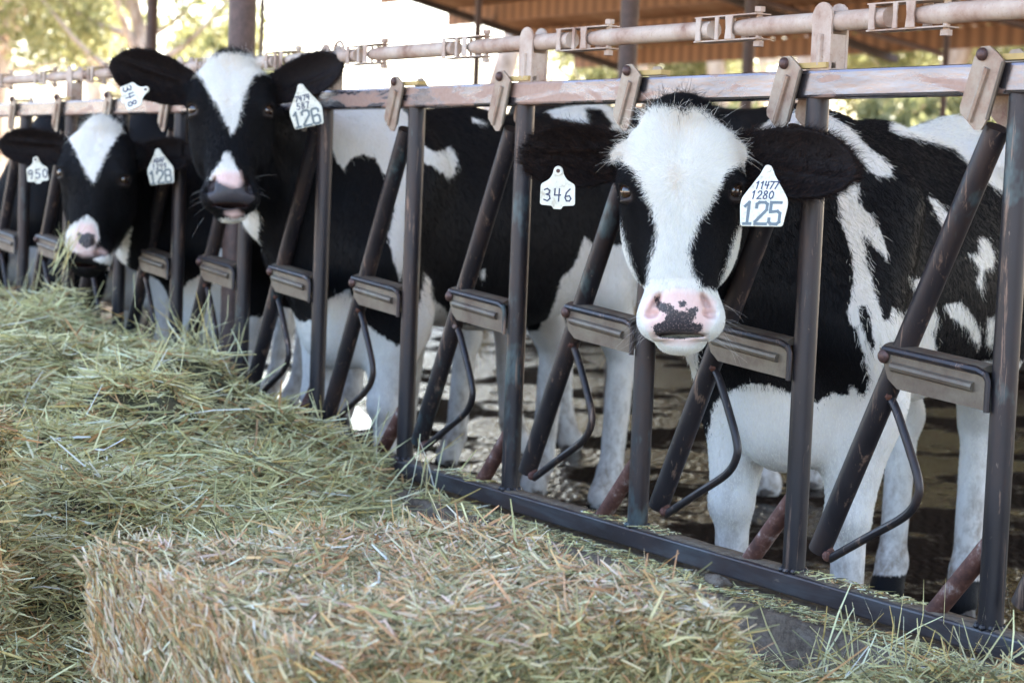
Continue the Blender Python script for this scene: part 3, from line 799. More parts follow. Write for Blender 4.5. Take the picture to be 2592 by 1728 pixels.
    def colour(f, jit=.008):
        k = bl[tri[f]].mean(1) + rng.normal(size=len(f)) * jit
        wcol = np.array((.87, .855, .835)) * (1 - .16 * rng.random((len(f), 1))) ; fq = qf[f]; wm = np.exp(-(fq[:, 0] / .05) ** 2 - ((fq[:, 1] - .16) / .05) ** 2) * .5 + np.exp(-((fq[:, 0] + .01) / .016) ** 2 - ((fq[:, 1] - .025) / .03) ** 2) * .5 + np.clip((np.abs(fq[:, 0]) - .10) / .04, 0, 1) * (fq[:, 1] > .05) * .45; wm = np.where(hd[f], wm, .12)[:, None] * rng.random((len(f), 1)) * 1.6; wcol = wcol * (1 - np.clip(wm, 0, 1)) + np.array((.72, .57, .43)) * np.clip(wm, 0, 1); wcol[:, 2] *= (1 - .12 * rng.random(len(f)))
        bcol = np.array((.0060, .0055, .0066)) * (.5 + rng.random((len(f), 1)))
        er = ear[tri[f]].any(1); bcol[er] = np.array((.0065, .0038, .0036)) * (.5 + rng.random((er.sum(), 1)))
        return np.where((k > 0)[:, None], bcol, wcol)
    if C['fur'][0]:
        f, P, nn = sample((hd & ~er & ~nose & ~skin & vis).astype(float), C['fur'][0])
        Qh = (P - O) @ C['R'] / hs
        rad = np.stack([Qh[:, 0], Qh[:, 1] - .03, np.zeros(len(Qh))], 1); rad = unit(rad + rng.normal(size=rad.shape) * .02)
        flow = unit(rad @ C['R'].T + rng.normal(size=rad.shape) * .22); flow = unit(flow - nn * (flow * nn).sum(1)[:, None])
        hl = (.007 + .007 * rng.random(len(f)) + .006 * np.clip((Qh[:, 1] - .12) / .1, 0, 1)) * np.where(Qh[:, 1] < -.2, .55, 1)
        hair_obj('face_fur', P, unit(flow + nn * .24), hl, colour(f, .004), root, .00040, .10)
    if C['fur'][1]:
        f, P, nn = sample((er & vis).astype(float), C['fur'][1])
        out = P - O; out = unit(out - (out @ C['R'][:, 2])[:, None] * C['R'][:, 2])
        ec = colour(f); br = rng.random(len(f)) < .22; ec[br] = np.array((.035, .018, .012)) * (.5 + rng.random((br.sum(), 1)))
        hair_obj('ear_fur', P, unit(nn * .28 + out * .9 + rng.normal(size=P.shape) * .2), (.007 + .011 * rng.random(len(f))) * np.where(rng.random(len(f)) < .14, 2.0, 1), ec, root, .00040, .3)
    if C['fur'][2]:
        f, P, nn = sample((~hd & vis & (ctr[:, 2] > .3)).astype(float), C['fur'][2])
        fl_ = unit(np.array((-.45, 0, -.9)) + rng.normal(size=P.shape) * .25); fl_ = unit(fl_ - nn * (fl_ * nn).sum(1)[:, None])
        hair_obj('body_fur', P, unit(fl_ + nn * .20), (.011 + .014 * rng.random(len(f))) * np.where(P[:, 2] < .70, .42, 1), colour(f, .006), root, .00055, .12)
    if C['fur'][3]:                                                            # poll tuft
        top = (qf[:, 1] > .165) & (np.abs(qf[:, 0]) < .12) & hd
        f, P, nn = sample(top.astype(float), C['fur'][3])
        Qh = (P - O) @ C['R'] / hs
        dirv = unit(nn + (C['R'] @ np.array((.35, .5, .15))) + rng.normal(size=P.shape) * .35)
        hair_obj('poll_tuft', P, dirv, (.014 + .024 * rng.random(len(f))) * hs, colour(f, .006), root, .00038, .5, 6, .4)
        sd = (np.abs(qf[:, 0]) > .10) & (qf[:, 1] > .07) & (qf[:, 1] < .20) & hd & ~er
        f, P, nn = sample(sd.astype(float), C['fur'][3] // 3)
        Qh = (P - O) @ C['R'] / hs
        dirv = unit(nn * .5 + (np.sign(Qh[:, :1]) * np.array((.9, 0, 0)) + np.array((0, .35, .1))) @ C['R'].T + rng.normal(size=P.shape) * .3)
        hair_obj('ear_base_hair', P, dirv, .010 + .022 * rng.random(len(f)), colour(f, .004), root, .00032, .55, 6, .5)
    # whiskers and lashes
    n = C.get('whisk', 46)
    sgn = rng.choice([-1.0, 1.0], n); loc_ = np.stack([sgn * (.055 + .035 * rng.random(n)), -.30 + .05 * rng.normal(size=n) * .6, -.055 - .03 * rng.random(n)], 1)
    P = O + (loc_ * hs) @ C['R'].T; dv = unit(np.stack([sgn, -.35 + .5 * rng.normal(size=n), .35 + .3 * rng.random(n)], 1)) @ C['R'].T
    hair_obj('whiskers', P, dv, .04 + .05 * rng.random(n), np.tile((.42, .38, .34), (n, 1)), root, .00028, .12, 6, .3)
    n = 60
    sgn = rng.choice([-1.0, 1.0], n); th = rng.uniform(-.9, .9, n)
    loc_ = np.stack([sgn * (.124 + .004 * rng.random(n)), .020 + .004 * np.cos(th), -.040 + .022 * np.sin(th)], 1)
    P = O + (loc_ * hs) @ C['R'].T; dv = unit(np.stack([sgn * .9, -.15 + .15 * rng.normal(size=n), .45 + .3 * np.sin(th)], 1)) @ C['R'].T
    hair_obj('eyelashes', P, dv, .018 + .01 * rng.random(n), np.tile((.02, .018, .018), (n, 1)), root, .0005, .05, 5, .3)
    # tail switch
    tl = C.get('tail', [(-1.43, .03, .62)]); e0 = np.array(tl[-1]) * s
    n = 260; P = e0 + rng.normal(size=(n, 3)) * .012 + np.array((0, 0, .05)) * rng.random((n, 1))
    sw = C.get('switch', (.62, .46, .26))
    hair_obj('tail_switch', P, unit(np.array((0, 0, -1.0)) + rng.normal(size=(n, 3)) * .12), .16 + .14 * rng.random(n), np.array(sw) * (.6 + .5 * rng.random((n, 1))), root, .0014, .10, 5)
    C['root'] = root; C['B'] = B; C['locv'] = loc
    return C

#PATTERN_BEGIN
# coat markings: outlines on each cow's skin, in the cow's own axes (metres), laid on along the two directions given
PATTERN = {
 'A': {
  'head': {'axes':[(-0.41292,0.91077,0.0),(-0.01333,-0.00605,0.99989)],'base':-1.0,'polys':[('b',[(-0.4705,1.2296),(-0.4485,1.2159),(-0.4302,1.2037),(-0.4176,1.1829),(-0.4047,1.1546),(-0.388,1.1265),(-0.3762,1.0791),(-0.3783,1.0407),(-0.3902,1.0014),(-0.3922,0.9576),(-0.4089,0.9424),(-0.4241,0.9833),(-0.4418,1.0369),(-0.4562,1.0802),(-0.4718,1.1189),(-0.4843,1.1923)]),('b',[(-0.1986,1.2271),(-0.1817,1.2036),(-0.1698,1.1555),(-0.1806,1.1161),(-0.1987,1.0862),(-0.2121,1.0371),(-0.2211,0.9925),(-0.229,0.9521),(-0.2436,0.948),(-0.2751,0.9574),(-0.2941,0.9949),(-0.3034,1.0327),(-0.2939,1.0731),(-0.2838,1.1021),(-0.2624,1.1364),(-0.2487,1.1705),(-0.2348,1.2017)]),('b',[(-0.4209,1.3346),(-0.4082,1.374),(-0.3807,1.4091),(-0.3032,1.413),(-0.2435,1.3863),(-0.2029,1.349),(-0.1569,1.3022),(-0.1781,1.2863),(-0.2093,1.2932),(-0.2454,1.3089),(-0.2753,1.3289),(-0.3098,1.3427),(-0.3238,1.3303),(-0.3484,1.3412),(-0.3873,1.3428)])]},
  'ear': {'axes':[(-0.41292,0.91077,0.0),(-0.01333,-0.00605,0.99989)],'base':1.0,'polys':[]},
  'body': {'axes':[(-0.34323,0.93925,0.0),(-0.04141,-0.01513,0.99903)],'base':1.0,'polys':[('w',[(0.0638,1.1929),(0.0893,1.2251),(0.1178,1.1969),(0.1249,1.152),(0.1559,1.1237),(0.1879,1.0705),(0.1977,1.0162),(0.1694,1.0395),(0.1355,1.0824),(0.1454,1.0283),(0.1626,0.9699),(0.1823,0.9073),(0.1962,0.8713),(0.2109,0.8743),(0.2172,0.9037),(0.236,0.8846),(0.2689,0.8933),(0.2957,0.9147),(0.3304,0.9105),(0.3534,0.8737),(0.3432,0.8302),(0.3615,0.7746),(0.377,0.7511),(0.4794,0.7392),(0.5437,0.7476),(0.6671,0.7475),(0.6758,0.5813),(0.6845,0.415),(0.6932,0.2488),(0.6109,0.2049),(0.6183,0.0622),(0.4672,0.055),(0.3161,0.0478),(0.165,0.0407),(0.0139,0.0335),(-0.1429,-0.0002),(-0.2983,-0.0076),(-0.2781,0.1686),(-0.2544,0.3514),(-0.2344,0.5257),(-0.2141,0.6306),(-0.1675,0.6726),(-0.1162,0.6988),(-0.0567,0.6924),(-0.017,0.6794),(0.0477,0.6564),(0.0856,0.6832),(0.1229,0.677),(0.1286,0.7034),(0.1649,0.6738),(0.1713,0.7234),(0.1525,0.7838),(0.1347,0.842),(0.109,0.8748),(0.1198,0.9483),(0.111,1.0314),(0.0803,1.1091)]),('b',[(0.1368,0.8955),(0.1508,0.9059),(0.1678,0.8532),(0.1803,0.8047),(0.1709,0.7994),(0.144,0.8473)]),('w',[(-0.1411,1.3241),(-0.0843,1.3819),(-0.0406,1.3784),(0.0412,1.3729),(0.0913,1.3433),(0.1478,1.2904),(0.2038,1.2496),(0.199,1.2241),(0.1612,1.2213),(0.1274,1.2543),(0.0826,1.2954),(0.0382,1.3261),(-0.0146,1.317),(-0.066,1.2913),(-0.1192,1.2893)]),('w',[(0.2018,1.3712),(0.2046,1.4204),(0.3216,1.4477),(0.3897,1.4837),(0.4704,1.5399),(0.6313,1.5235),(0.6459,1.2424),(0.5421,1.2446),(0.5089,1.2586),(0.4525,1.301),(0.3937,1.3582),(0.3163,1.3638),(0.2294,1.3593)]),('w',[(0.3094,1.1931),(0.338,1.185),(0.3698,1.1435),(0.3555,1.1064),(0.3379,1.1403)]),('w',[(0.4581,1.0964),(0.4905,1.0938),(0.5114,1.0562),(0.5062,1.0165),(0.4769,1.009),(0.4774,0.9538),(0.461,0.9586),(0.4639,1.0137),(0.4282,1.0496),(0.4591,1.052)]),('w',[(0.3652,0.9062),(0.4117,0.9185),(0.4518,0.8866),(0.4837,0.8417),(0.4912,0.8007),(0.4693,0.8072),(0.4437,0.8474),(0.3916,0.8745)]),('w',[(0.5024,0.876),(0.5301,0.8819),(0.5446,0.7845),(0.5121,0.8058)]),('w',[(0.2626,0.9751),(0.2977,0.9721),(0.2796,0.9402)]),('w',[(-0.3032,0.7788),(-0.2538,0.7811),(-0.2595,0.6829),(-0.2761,0.5896),(-0.2911,0.5889),(-0.2992,0.681)])]},
  'nose': {'axes':[(-0.41292,0.91077,0.0),(-0.01333,-0.00605,0.99989)],'pink':[[(-0.3978,0.9141),(-0.3772,0.9333),(-0.3252,0.948),(-0.2705,0.9422),(-0.2426,0.9217),(-0.2429,0.8879),(-0.259,0.8594),(-0.2752,0.8413),(-0.3729,0.8365),(-0.3874,0.8628),(-0.3982,0.8857)],[(-0.3653,0.839),(-0.26,0.8439),(-0.286,0.8284),(-0.3436,0.8256)]],'spots':[[(-0.3692,0.8671),(-0.3504,0.875),(-0.3465,0.8944),(-0.3327,0.9048),(-0.3181,0.8988),(-0.2897,0.9018),(-0.2806,0.9097),(-0.2824,0.8878),(-0.2913,0.8749),(-0.2674,0.8738),(-0.2648,0.8592),(-0.2886,0.8465),(-0.3055,0.8373),(-0.3537,0.8366),(-0.3713,0.847),(-0.3757,0.8608)],[(-0.3746,0.9136),(-0.3632,0.9182),(-0.3504,0.9161),(-0.3291,0.9088),(-0.3304,0.8972),(-0.3512,0.8922),(-0.3661,0.9013)],[(-0.3741,0.9276),(-0.3636,0.9278),(-0.3632,0.9182),(-0.3737,0.9165)],[(-0.321,0.9196),(-0.3079,0.924),(-0.3026,0.9128),(-0.3167,0.9084)],[(-0.3042,0.9051),(-0.2768,0.9117),(-0.2763,0.8994),(-0.2941,0.8931)]]},
 },
 'B': {
  'head': {'axes':[(-0.75007,0.66135,0.0),(0.01308,0.01483,0.9998)],'base':1.0,'polys':[('w',[(-0.6194,1.4974),(-0.604,1.5474),(-0.5762,1.5648),(-0.534,1.5525),(-0.4928,1.5774),(-0.4365,1.5717),(-0.3945,1.5707),(-0.3604,1.5067),(-0.4044,1.495),(-0.4308,1.4375),(-0.4381,1.3981),(-0.4515,1.3353),(-0.47,1.307),(-0.4859,1.338),(-0.515,1.3947),(-0.5438,1.4352),(-0.5615,1.4695),(-0.5884,1.4945)]),('b',[(-0.5985,1.6169),(-0.3546,1.6275),(-0.3605,1.5402),(-0.3944,1.5556),(-0.4435,1.5619),(-0.4923,1.5622),(-0.5408,1.5531),(-0.5726,1.5419),(-0.5955,1.5157)]),('w',[(-0.4917,1.2511),(-0.4753,1.2518),(-0.458,1.221),(-0.4407,1.1888),(-0.4431,1.1751),(-0.5085,1.1723),(-0.5383,1.1569),(-0.5252,1.181),(-0.503,1.2163)]),('w',[(-0.5009,1.0374),(-0.4639,1.0423),(-0.4431,1.0386),(-0.3889,1.0658),(-0.3729,1.0831),(-0.336,1.1399),(-0.3275,1.1818),(-0.3244,1.1681),(-0.3391,1.1052),(-0.3676,1.0418),(-0.4026,0.9159),(-0.4184,0.8931),(-0.44,0.9281),(-0.4876,1.0062)])]},
  'ear': {'axes':[(-0.75007,0.66135,0.0),(0.01308,0.01483,0.9998)],'base':1.0,'polys':[]},
  'body': {'axes':[(-0.66841,0.74379,0.0),(-0.02241,-0.02014,0.99955)],'base':1.0,'polys':[('w',[(-0.1192,1.4138),(0.1192,1.4298),(0.1859,1.3354),(0.2109,1.2894),(0.2495,1.2614),(0.3,1.2999),(0.3252,1.2507),(0.3193,1.2022),(0.2975,1.1781),(0.2514,1.2127),(0.2136,1.2283),(0.1711,1.1808),(0.1641,0.8827),(0.1459,0.8153),(0.1255,0.8816),(0.1001,0.969),(0.1175,1.0586),(0.1067,1.1327),(0.0746,1.1839),(0.0424,1.2351),(-0.0024,1.245),(-0.0385,1.2283),(-0.059,1.193),(-0.087,1.2217),(-0.1143,1.2727)]),('w',[(0.3667,1.416),(0.3957,1.4117),(0.4203,1.392),(0.3752,1.3997)]),('w',[(0.4228,0.8606),(0.4366,0.8705),(0.4446,0.8343),(0.4277,0.8228)]),('w',[(-0.3526,0.5615),(-0.3237,0.6252),(-0.2786,0.6738),(-0.2446,0.6845),(-0.1954,0.6641),(-0.1629,0.6667),(-0.1004,0.7452),(-0.0281,0.7862),(-0.0057,0.7265),(0.0398,0.6595),(0.0936,0.6239),(0.1426,0.5925),(0.176,0.6271),(0.212,0.7486),(0.2265,0.8453),(0.2496,0.8225),(0.2524,0.7627),(0.2982,0.7153),(0.3477,0.6554),(0.5289,0.6487),(0.6163,0.6012),(0.6819,0.6146),(0.7122,0.7474),(0.7327,0.8419),(0.7755,0.8791),(0.8019,0.9588),(0.8137,1.0018),(0.8577,0.9673),(1.1141,0.9774),(1.1218,0.7735),(1.1295,0.5697),(1.1372,0.3659),(1.1448,0.162),(1.1525,-0.0418),(1.1602,-0.2456),(0.9576,-0.2535),(0.7549,-0.2615),(0.5523,-0.2694),(0.3489,-0.208),(0.1576,-0.2155),(-0.0337,-0.2229),(-0.225,-0.2304),(-0.4163,-0.2379),(-0.4107,0.028),(-0.4051,0.2938)]),('w',[(0.6354,1.5227),(1.0182,1.5478),(1.0253,1.3594),(0.8887,1.357),(0.8229,1.3901),(0.7806,1.4308),(0.7314,1.4513),(0.6886,1.4524)]),('b',[(0.819,1.5096),(0.8872,1.5077),(0.927,1.4496),(0.8873,1.3935),(0.8532,1.3797),(0.8231,1.4162)]),('w',[(-0.4671,1.01),(-0.3432,1.0398),(-0.3363,0.9964),(-0.3688,0.8767),(-0.3857,0.8524),(-0.4038,0.8905),(-0.4584,0.9736)]),('w',[(-0.3506,0.789),(-0.3412,0.7355),(-0.335,0.7014),(-0.3152,0.6973),(-0.3047,0.6781),(-0.3174,0.6237),(-0.3258,0.5866),(-0.3487,0.6077),(-0.3545,0.6712),(-0.351,0.7351)])]},
  'nose': {'axes':[(-0.75007,0.66135,0.0),(0.01308,0.01483,0.9998)],'pink':[[(-0.5222,1.1714),(-0.4926,1.1895),(-0.4407,1.1888),(-0.4304,1.1618),(-0.4448,1.1368),(-0.4736,1.1439),(-0.5038,1.1521)],[(-0.4808,1.0571),(-0.4439,1.0641),(-0.4271,1.0547),(-0.457,1.0411)]],'spots':[[(-0.5436,1.1511),(-0.515,1.1579),(-0.4914,1.1459),(-0.4665,1.1333),(-0.4394,1.1397),(-0.405,1.1456),(-0.3903,1.1039),(-0.4238,1.0813),(-0.4647,1.0689),(-0.5058,1.0716),(-0.5366,1.1053)]]},
 },
 'C': {
  'head': {'axes':[(-0.82379,0.5669,0.0),(-0.0062,-0.00901,0.99994)],'base':1.0,'polys':[('w',[(-0.6495,1.309),(-0.6294,1.3493),(-0.6133,1.3693),(-0.5654,1.3793),(-0.5219,1.3728),(-0.4472,1.3266),(-0.4421,1.3069),(-0.4628,1.2806),(-0.4982,1.2169),(-0.5208,1.1593),(-0.5466,1.1083),(-0.5677,1.1333),(-0.6093,1.213),(-0.6406,1.2714)]),('w',[(-0.6449,0.8671),(-0.6428,0.9193),(-0.6271,0.9448),(-0.5801,0.9761),(-0.5646,0.9929),(-0.529,0.9602),(-0.5183,0.9086),(-0.5362,0.8562),(-0.6089,0.8456)]),('w',[(-0.5482,0.8237),(-0.4976,0.8363),(-0.463,0.8538),(-0.4198,0.9122),(-0.4,0.9486),(-0.4088,0.8791),(-0.4229,0.7938),(-0.4806,0.8014)])]},
  'ear': {'axes':[(-0.82379,0.5669,0.0),(-0.0062,-0.00901,0.99994)],'base':1.0,'polys':[]},
  'body': {'axes':[(-0.79326,0.60889,0.0),(-0.02789,-0.03634,0.99895)],'base':1.0,'polys':[('w',[(-0.157,0.7183),(-0.0962,0.7553),(-0.0537,0.8121),(-0.0416,0.8693),(0.0283,0.8028),(0.0384,0.5397),(0.0466,0.2728),(-0.2886,0.2617),(-0.3479,0.5162),(-0.3181,0.6045),(-0.2837,0.6197),(-0.2268,0.6428),(-0.1653,0.704)]),('w',[(0.041,0.4512),(0.3181,0.4956),(0.6665,0.4719),(0.8985,0.4678),(1.1305,0.4638),(1.3624,0.4597),(1.3693,0.2048),(1.3761,-0.0502),(1.3829,-0.3052),(1.3897,-0.5602),(1.1766,-0.5749),(0.9554,-0.5822),(0.7341,-0.5895),(0.5128,-0.5968),(0.2915,-0.6042),(0.0703,-0.6115),(0.0646,-0.3993),(0.0589,-0.1872),(0.0533,0.025),(0.0476,0.237)]),('w',[(-0.5271,0.7978),(-0.4381,0.8294),(-0.3726,0.9275),(-0.3852,0.8571),(-0.3996,0.7682),(-0.4603,0.7764)])]},
  'nose': {'axes':[(-0.82379,0.5669,0.0),(-0.0062,-0.00901,0.99994)],'pink':[[(-0.6216,0.9128),(-0.5876,0.958),(-0.54,0.9566),(-0.5263,0.9085),(-0.538,0.8643),(-0.593,0.8463),(-0.6206,0.8693)],[(-0.6091,0.8537),(-0.5141,0.863),(-0.4899,0.8477),(-0.577,0.8356)]],'spots':[[(-0.6011,0.9252),(-0.5787,0.9148),(-0.5583,0.9237),(-0.5343,0.9147),(-0.5367,0.8787),(-0.5664,0.862),(-0.5922,0.8804)]]},
 },
 'D': {
  'body': {'axes':[(1,0,0),(0,0,1)],'base':1.0,'polys':[('w',[(-1.0,0.5),(-0.8,0.85),(-0.4,0.72),(0.3,0.75),(0.3,0.3),(-1,0.3)])]},
 },
 'E': {
  'body': {'axes':[(1,0,0),(0,0,1)],'base':1.0,'polys':[('w',[(-1.0,0.5),(-0.8,0.85),(-0.4,0.72),(0.3,0.75),(0.3,0.3),(-1,0.3)])]},
 },
 'F': {
  'body': {'axes':[(1,0,0),(0,0,1)],'base':1.0,'polys':[('w',[(-1.0,0.5),(-0.8,0.85),(-0.4,0.72),(0.3,0.75),(0.3,0.3),(-1,0.3)])]},
 },
}
#PATTERN_END

tocam = lambda p: np.array(CAM) - np.array(p)
UPV = np.array(Uv); RTV = np.array(Rv)
def facing(p, side=0.0, up=0.0, roll=0.0):
    w = unit(tocam(p)); f = unit(w + RTV * side + UPV * up); return tuple(f), tuple(UPV + RTV * roll)
COWS = {}
hA = (-.087, -.305, 1.178); fA, uA = facing(hA, .0, .13)
COWS['A'] = dict(id='A', loc=(-.48, .40), fwd=(.48, -.877), head=hA, face=fA, up=uA, neckmid=(-.42, .02, 1.13), size=1.03, hs=.95, hind=.115, tail=[(-1.36, 0, 1.30), (-1.42, -.10, 1.12), (-1.36, -.20, .85), (-1.32, -.22, .70)], res=(.0048, .013), base=1.0,
    ears=[(1, (.395, .035, .02), .012, .082, (-.15, .1, 1)), (-1, (-.375, .095, -.10), .010, .074, (.15, -.05, 1))], fur=(70000, 16000, 60000, 1300),
    label='black and white cow looking straight at the camera, wide white face, tags 346 and 125')
hB = (-2.45, -.335, 1.386); fB, uB = facing(hB, -.03, .34)
COWS['B'] = dict(id='B', socks=.52, loc=(-2.80, .34), fwd=(.3, -.95), head=hB, face=fB, up=uB, neckmid=(-2.83, .03, 1.26), size=1.08, hs=.95, res=(.006, .015), base=1.0,
    ears=[(1, (.375, .150, .02), .0, .072, (-.1, -.1, 1)), (-1, (-.40, .165, -.06), .0, .084, (.2, -.2, 1))], whisk=14, fur=(30000, 7000, 30000, 700),
    label='black cow with narrow white blaze, head held high, tags 348 and 126')
hC = (-3.685, -.35, 1.145); fC, uC = facing(hC, -.36, .12, .12)
COWS['C'] = dict(id='C', socks=.60, loc=(-4.10, .40), fwd=(.25, -.97), head=hC, face=fC, up=uC, neckmid=(-4.05, .03, 1.08), size=1.02, hs=1.0, res=(.007, .018), base=1.0,
    ears=[(1, (.34, .13, -.15), .0, .068, (-.3, .1, 1)), (-1, (-.40, .085, -.08), .0, .068, (.2, -.1, 1))], whisk=10, fur=(20000, 5000, 12000, 500),
    label='black cow with white triangle on forehead chewing hay, tags 950 and 128')
def other(idc, loc, fwd, headoff, label, size=1.05):
    F_ = unit(np.array((*fwd, 0.0))); l = np.array((*loc, 0.0))
    h = l + F_ * headoff[0] + np.array((0, 0, headoff[1])); w = F_ + np.array((0, 0, .5))
    COWS[idc] = dict(id=idc, socks=.50, loc=loc, fwd=fwd, head=tuple(h), face=tuple(unit(w)), up=(0, 0, 1), neckmid=tuple(l + F_ * (headoff[0] * .5) + np.array((0, 0, (headoff[1] + 1.1) * .5))),
        size=size, hs=1.0, res=(.012, .022), base=1.0, ears=[(1, (.33, .10, -.13), .0, .07, (-.2, 0, 1)), (-1, (-.33, .10, -.13), .0, .07, (.2, 0, 1))], fur=(0, 0, 0, 0), label=label)
other('D', (-5.45, .62), (.12, -.99), (.55, .72), 'all black cow with lowered head, behind the fence just right of the far left edge', 1.09)
other('E', (-6.75, .62), (-.1, -.99), (.55, .70), 'dark cow at the far left edge, eating behind the leftmost posts', 1.10)
other('F', (-3.15, 2.60), (.95, .3), (.66, 1.25), 'black cow standing in the pen behind the cow with tag 125', 1.16)
for k in COWS: make_cow(COWS[k])

# ------------------------------------------------------------------ ear tags
STROKE = {
 '0': [[(.3, 1), (.08, .8), (.03, .5), (.08, .2), (.3, 0), (.52, .2), (.57, .5), (.52, .8), (.3, 1)]],
 '1': [[(.12, .8), (.34, 1), (.30, 0)]],
 '2': [[(.05, .8), (.2, .98), (.42, .98), (.55, .8), (.5, .58), (.05, 0), (.58, .02)]],
 '3': [[(.06, .9), (.3, 1), (.52, .85), (.48, .62), (.22, .53), (.5, .45), (.56, .2), (.32, 0), (.04, .1)]],
 '4': [[(.08, 1), (.04, .48), (.56, .5)], [(.45, 1), (.40, 0)]],
 '5': [[(.54, 1), (.12, 1), (.08, .56), (.36, .62), (.56, .42), (.5, .12), (.26, 0), (.04, .1)]],
 '6': [[(.46, 1), (.16, .7), (.05, .3), (.18, .03), (.44, .03), (.56, .24), (.42, .46), (.14, .4)]],
 '7': [[(.05, .98), (.56, .98), (.22, 0)]],
 '8': [[(.3, .54), (.1, .7), (.12, .92), (.3, 1), (.48, .92), (.5, .7), (.3, .54), (.06, .32), (.1, .06), (.3, 0), (.5, .06), (.54, .32), (.3, .54)]],
 '9': [[(.5, .6), (.2, .52), (.06, .72), (.16, .95), (.4, 1), (.54, .8), (.5, .4), (.38, 0)]]}
BLOCK = {
 '1': [[(.14, .82), (.32, 1), (.32, 0)], [(.16, 0), (.48, 0)]],
 '2': [[(.05, .76), (.05, .92), (.16, 1), (.44, 1), (.55, .92), (.55, .66), (.05, .1), (.05, 0), (.58, 0)]],
 '5': [[(.56, 1), (.08, 1), (.08, .56), (.42, .6), (.55, .5), (.55, .1), (.44, 0), (.16, 0), (.05, .1), (.05, .24)]],
 '6': [[(.54, .78), (.54, .9), (.44, 1), (.16, 1), (.05, .9), (.05, .1), (.16, 0), (.44, 0), (.55, .1), (.55, .46), (.44, .56), (.08, .5)]],
 '8': [[(.16, .53), (.06, .63), (.06, .9), (.16, 1), (.44, 1), (.54, .9), (.54, .63), (.44, .53), (.16, .53), (.05, .42), (.05, .1), (.16, 0), (.44, 0), (.55, .1), (.55, .42), (.44, .53)]]}
def lettering(name, text, x, y, h, wstroke, m, parent, font, adv=.78, slant=0.0, seed=0, z=.0022):
    r_ = random.Random(seed); V = []; F = []
    for ci, ch in enumerate(text):
        if ch not in font: continue
        for line in font[ch]:
            pts = [Vector((x + (ci * adv + px + py * slant) * h * .95, y + py * h)) for px, py in line]
            for k in range(len(pts) - 1):
                a, b_ = pts[k], pts[k + 1]; t = (b_ - a).normalized(); n_ = Vector((-t.y, t.x)) * wstroke * .5
                a2 = a - t * wstroke * .45; b2 = b_ + t * wstroke * .45
                i = len(V); zz = z + .0003 + .00002 * (len(F) % 7)
                V += [(p_.x, p_.y, zz) for p_ in (a2 - n_, b2 - n_, b2 + n_, a2 + n_)]; F.append((i, i + 1, i + 2, i + 3))
    me = bpy.data.meshes.new(name); me.from_pydata(V, [], F); me.materials.append(m); me.update()
    return link(name, me, parent)
def outline_round(pts, r=.006, n=4):
    out = []
    P = [Vector(p) for p in pts]
    for i in range(len(P)):
        a, b_, c = P[i - 1], P[i], P[(i + 1) % len(P)]
        rr = min(r, (a - b_).length * .45, (c - b_).length * .45)
        p0 = b_ + (a - b_).normalized() * rr; p1 = b_ + (c - b_).normalized() * rr
        for k in range(n + 1):
            t = k / n; out.append(tuple((p0 * (1 - t) ** 2) + b_ * (2 * t * (1 - t)) + p1 * t * t))
    return out
SMALL = outline_round([(-.010, .044), (.010, .044), (.012, .030), (.020, .018), (.038, .008), (.039, -.038), (.012, -.040), (.009, -.047), (-.009, -.047), (-.012, -.040), (-.039, -.038), (-.038, .008), (-.020, .018), (-.012, .030)], .006)
LARGE = outline_round([(-.007, .082), (.007, .082), (.016, .062), (.050, .010), (.052, -.004), (.046, -.052), (-.046, -.052), (-.052, -.004), (-.050, .010), (-.016, .062)], .006)
def ear_tag(pos, right, up, kind, label, scale=1.0):
    """flat tag: its plane is spanned by right and up"""
    r_ = unit(np.array(right, float)); u_ = np.array(up, float); u_ = unit(u_ - r_ * (u_ @ r_)); n_ = np.cross(r_, u_)
    root = empty('ear_tag', (0, 0, 0)); tag(root, label, 'ear tag', 'numbered ear tags')
    root.matrix_world = Matrix(((r_[0], u_[0], n_[0], pos[0]), (r_[1], u_[1], n_[1], pos[1]), (r_[2], u_[2], n_[2], pos[2]), (0, 0, 0, 1))) @ Matrix.Scale(scale, 4)
    rot = Matrix(((1, 0, 0, 0), (0, 0, 1, 0), (0, -1, 0, 0), (0, 0, 0, 1)))
    outl = SMALL if kind == 'small' else LARGE
    n = len(outl); cx, cy = sum(p[0] for p in outl) / n, sum(p[1] for p in outl) / n
    V = []; F = []
    for z, sh in ((-.0016, .985), (-.0008, 1), (.0010, 1), (.0018, .985)):
        V += [(cx + (x - cx) * sh, cy + (y - cy) * sh, z) for x, y in outl]
    for l in range(3): F += [(l * n + i, l * n + (i + 1) % n, (l + 1) * n + (i + 1) % n, (l + 1) * n + i) for i in range(n)]
    F += [tuple(reversed(range(n))), tuple(range(3 * n, 4 * n))]
    me = bpy.data.meshes.new('plate'); me.from_pydata(V, [], F); me.materials.append(M['tag_plastic']); me.update()
    link('plate', me, root)
    if kind == 'small':
        MB().tube([(0, .038, 0), (0, .038, .007)], [.0105, .0095], 16).build('stud', M['tag_plastic'], root)
        MB().tube([(0, .038, .0068), (0, .038, .0078)], .0045, 12).build('stud_pin', M['bolt'], root)
    else:
        MB().tube([(0, .074, -.004), (0, .074, .005)], .008, 12).build('stud', M['tag_plastic'], root)
    return root
ink, prt = M['tag_ink'], M['tag_print']
RT, UP, FW = np.array(Rv), np.array(Uv), -np.array(Dv)
def axis(r, u, f): return RT * r + UP * u + FW * f
STROKE.update({'A': [[(0, 0), (.3, 1), (.58, 0)], [(.12, .4), (.48, .4)]], 'D': [[(.08, 0), (.08, 1), (.4, .9), (.55, .5), (.4, .08), (.08, 0)]], 'F': [[(.08, 0), (.08, 1), (.55, 1)], [(.08, .52), (.45, .52)]]})
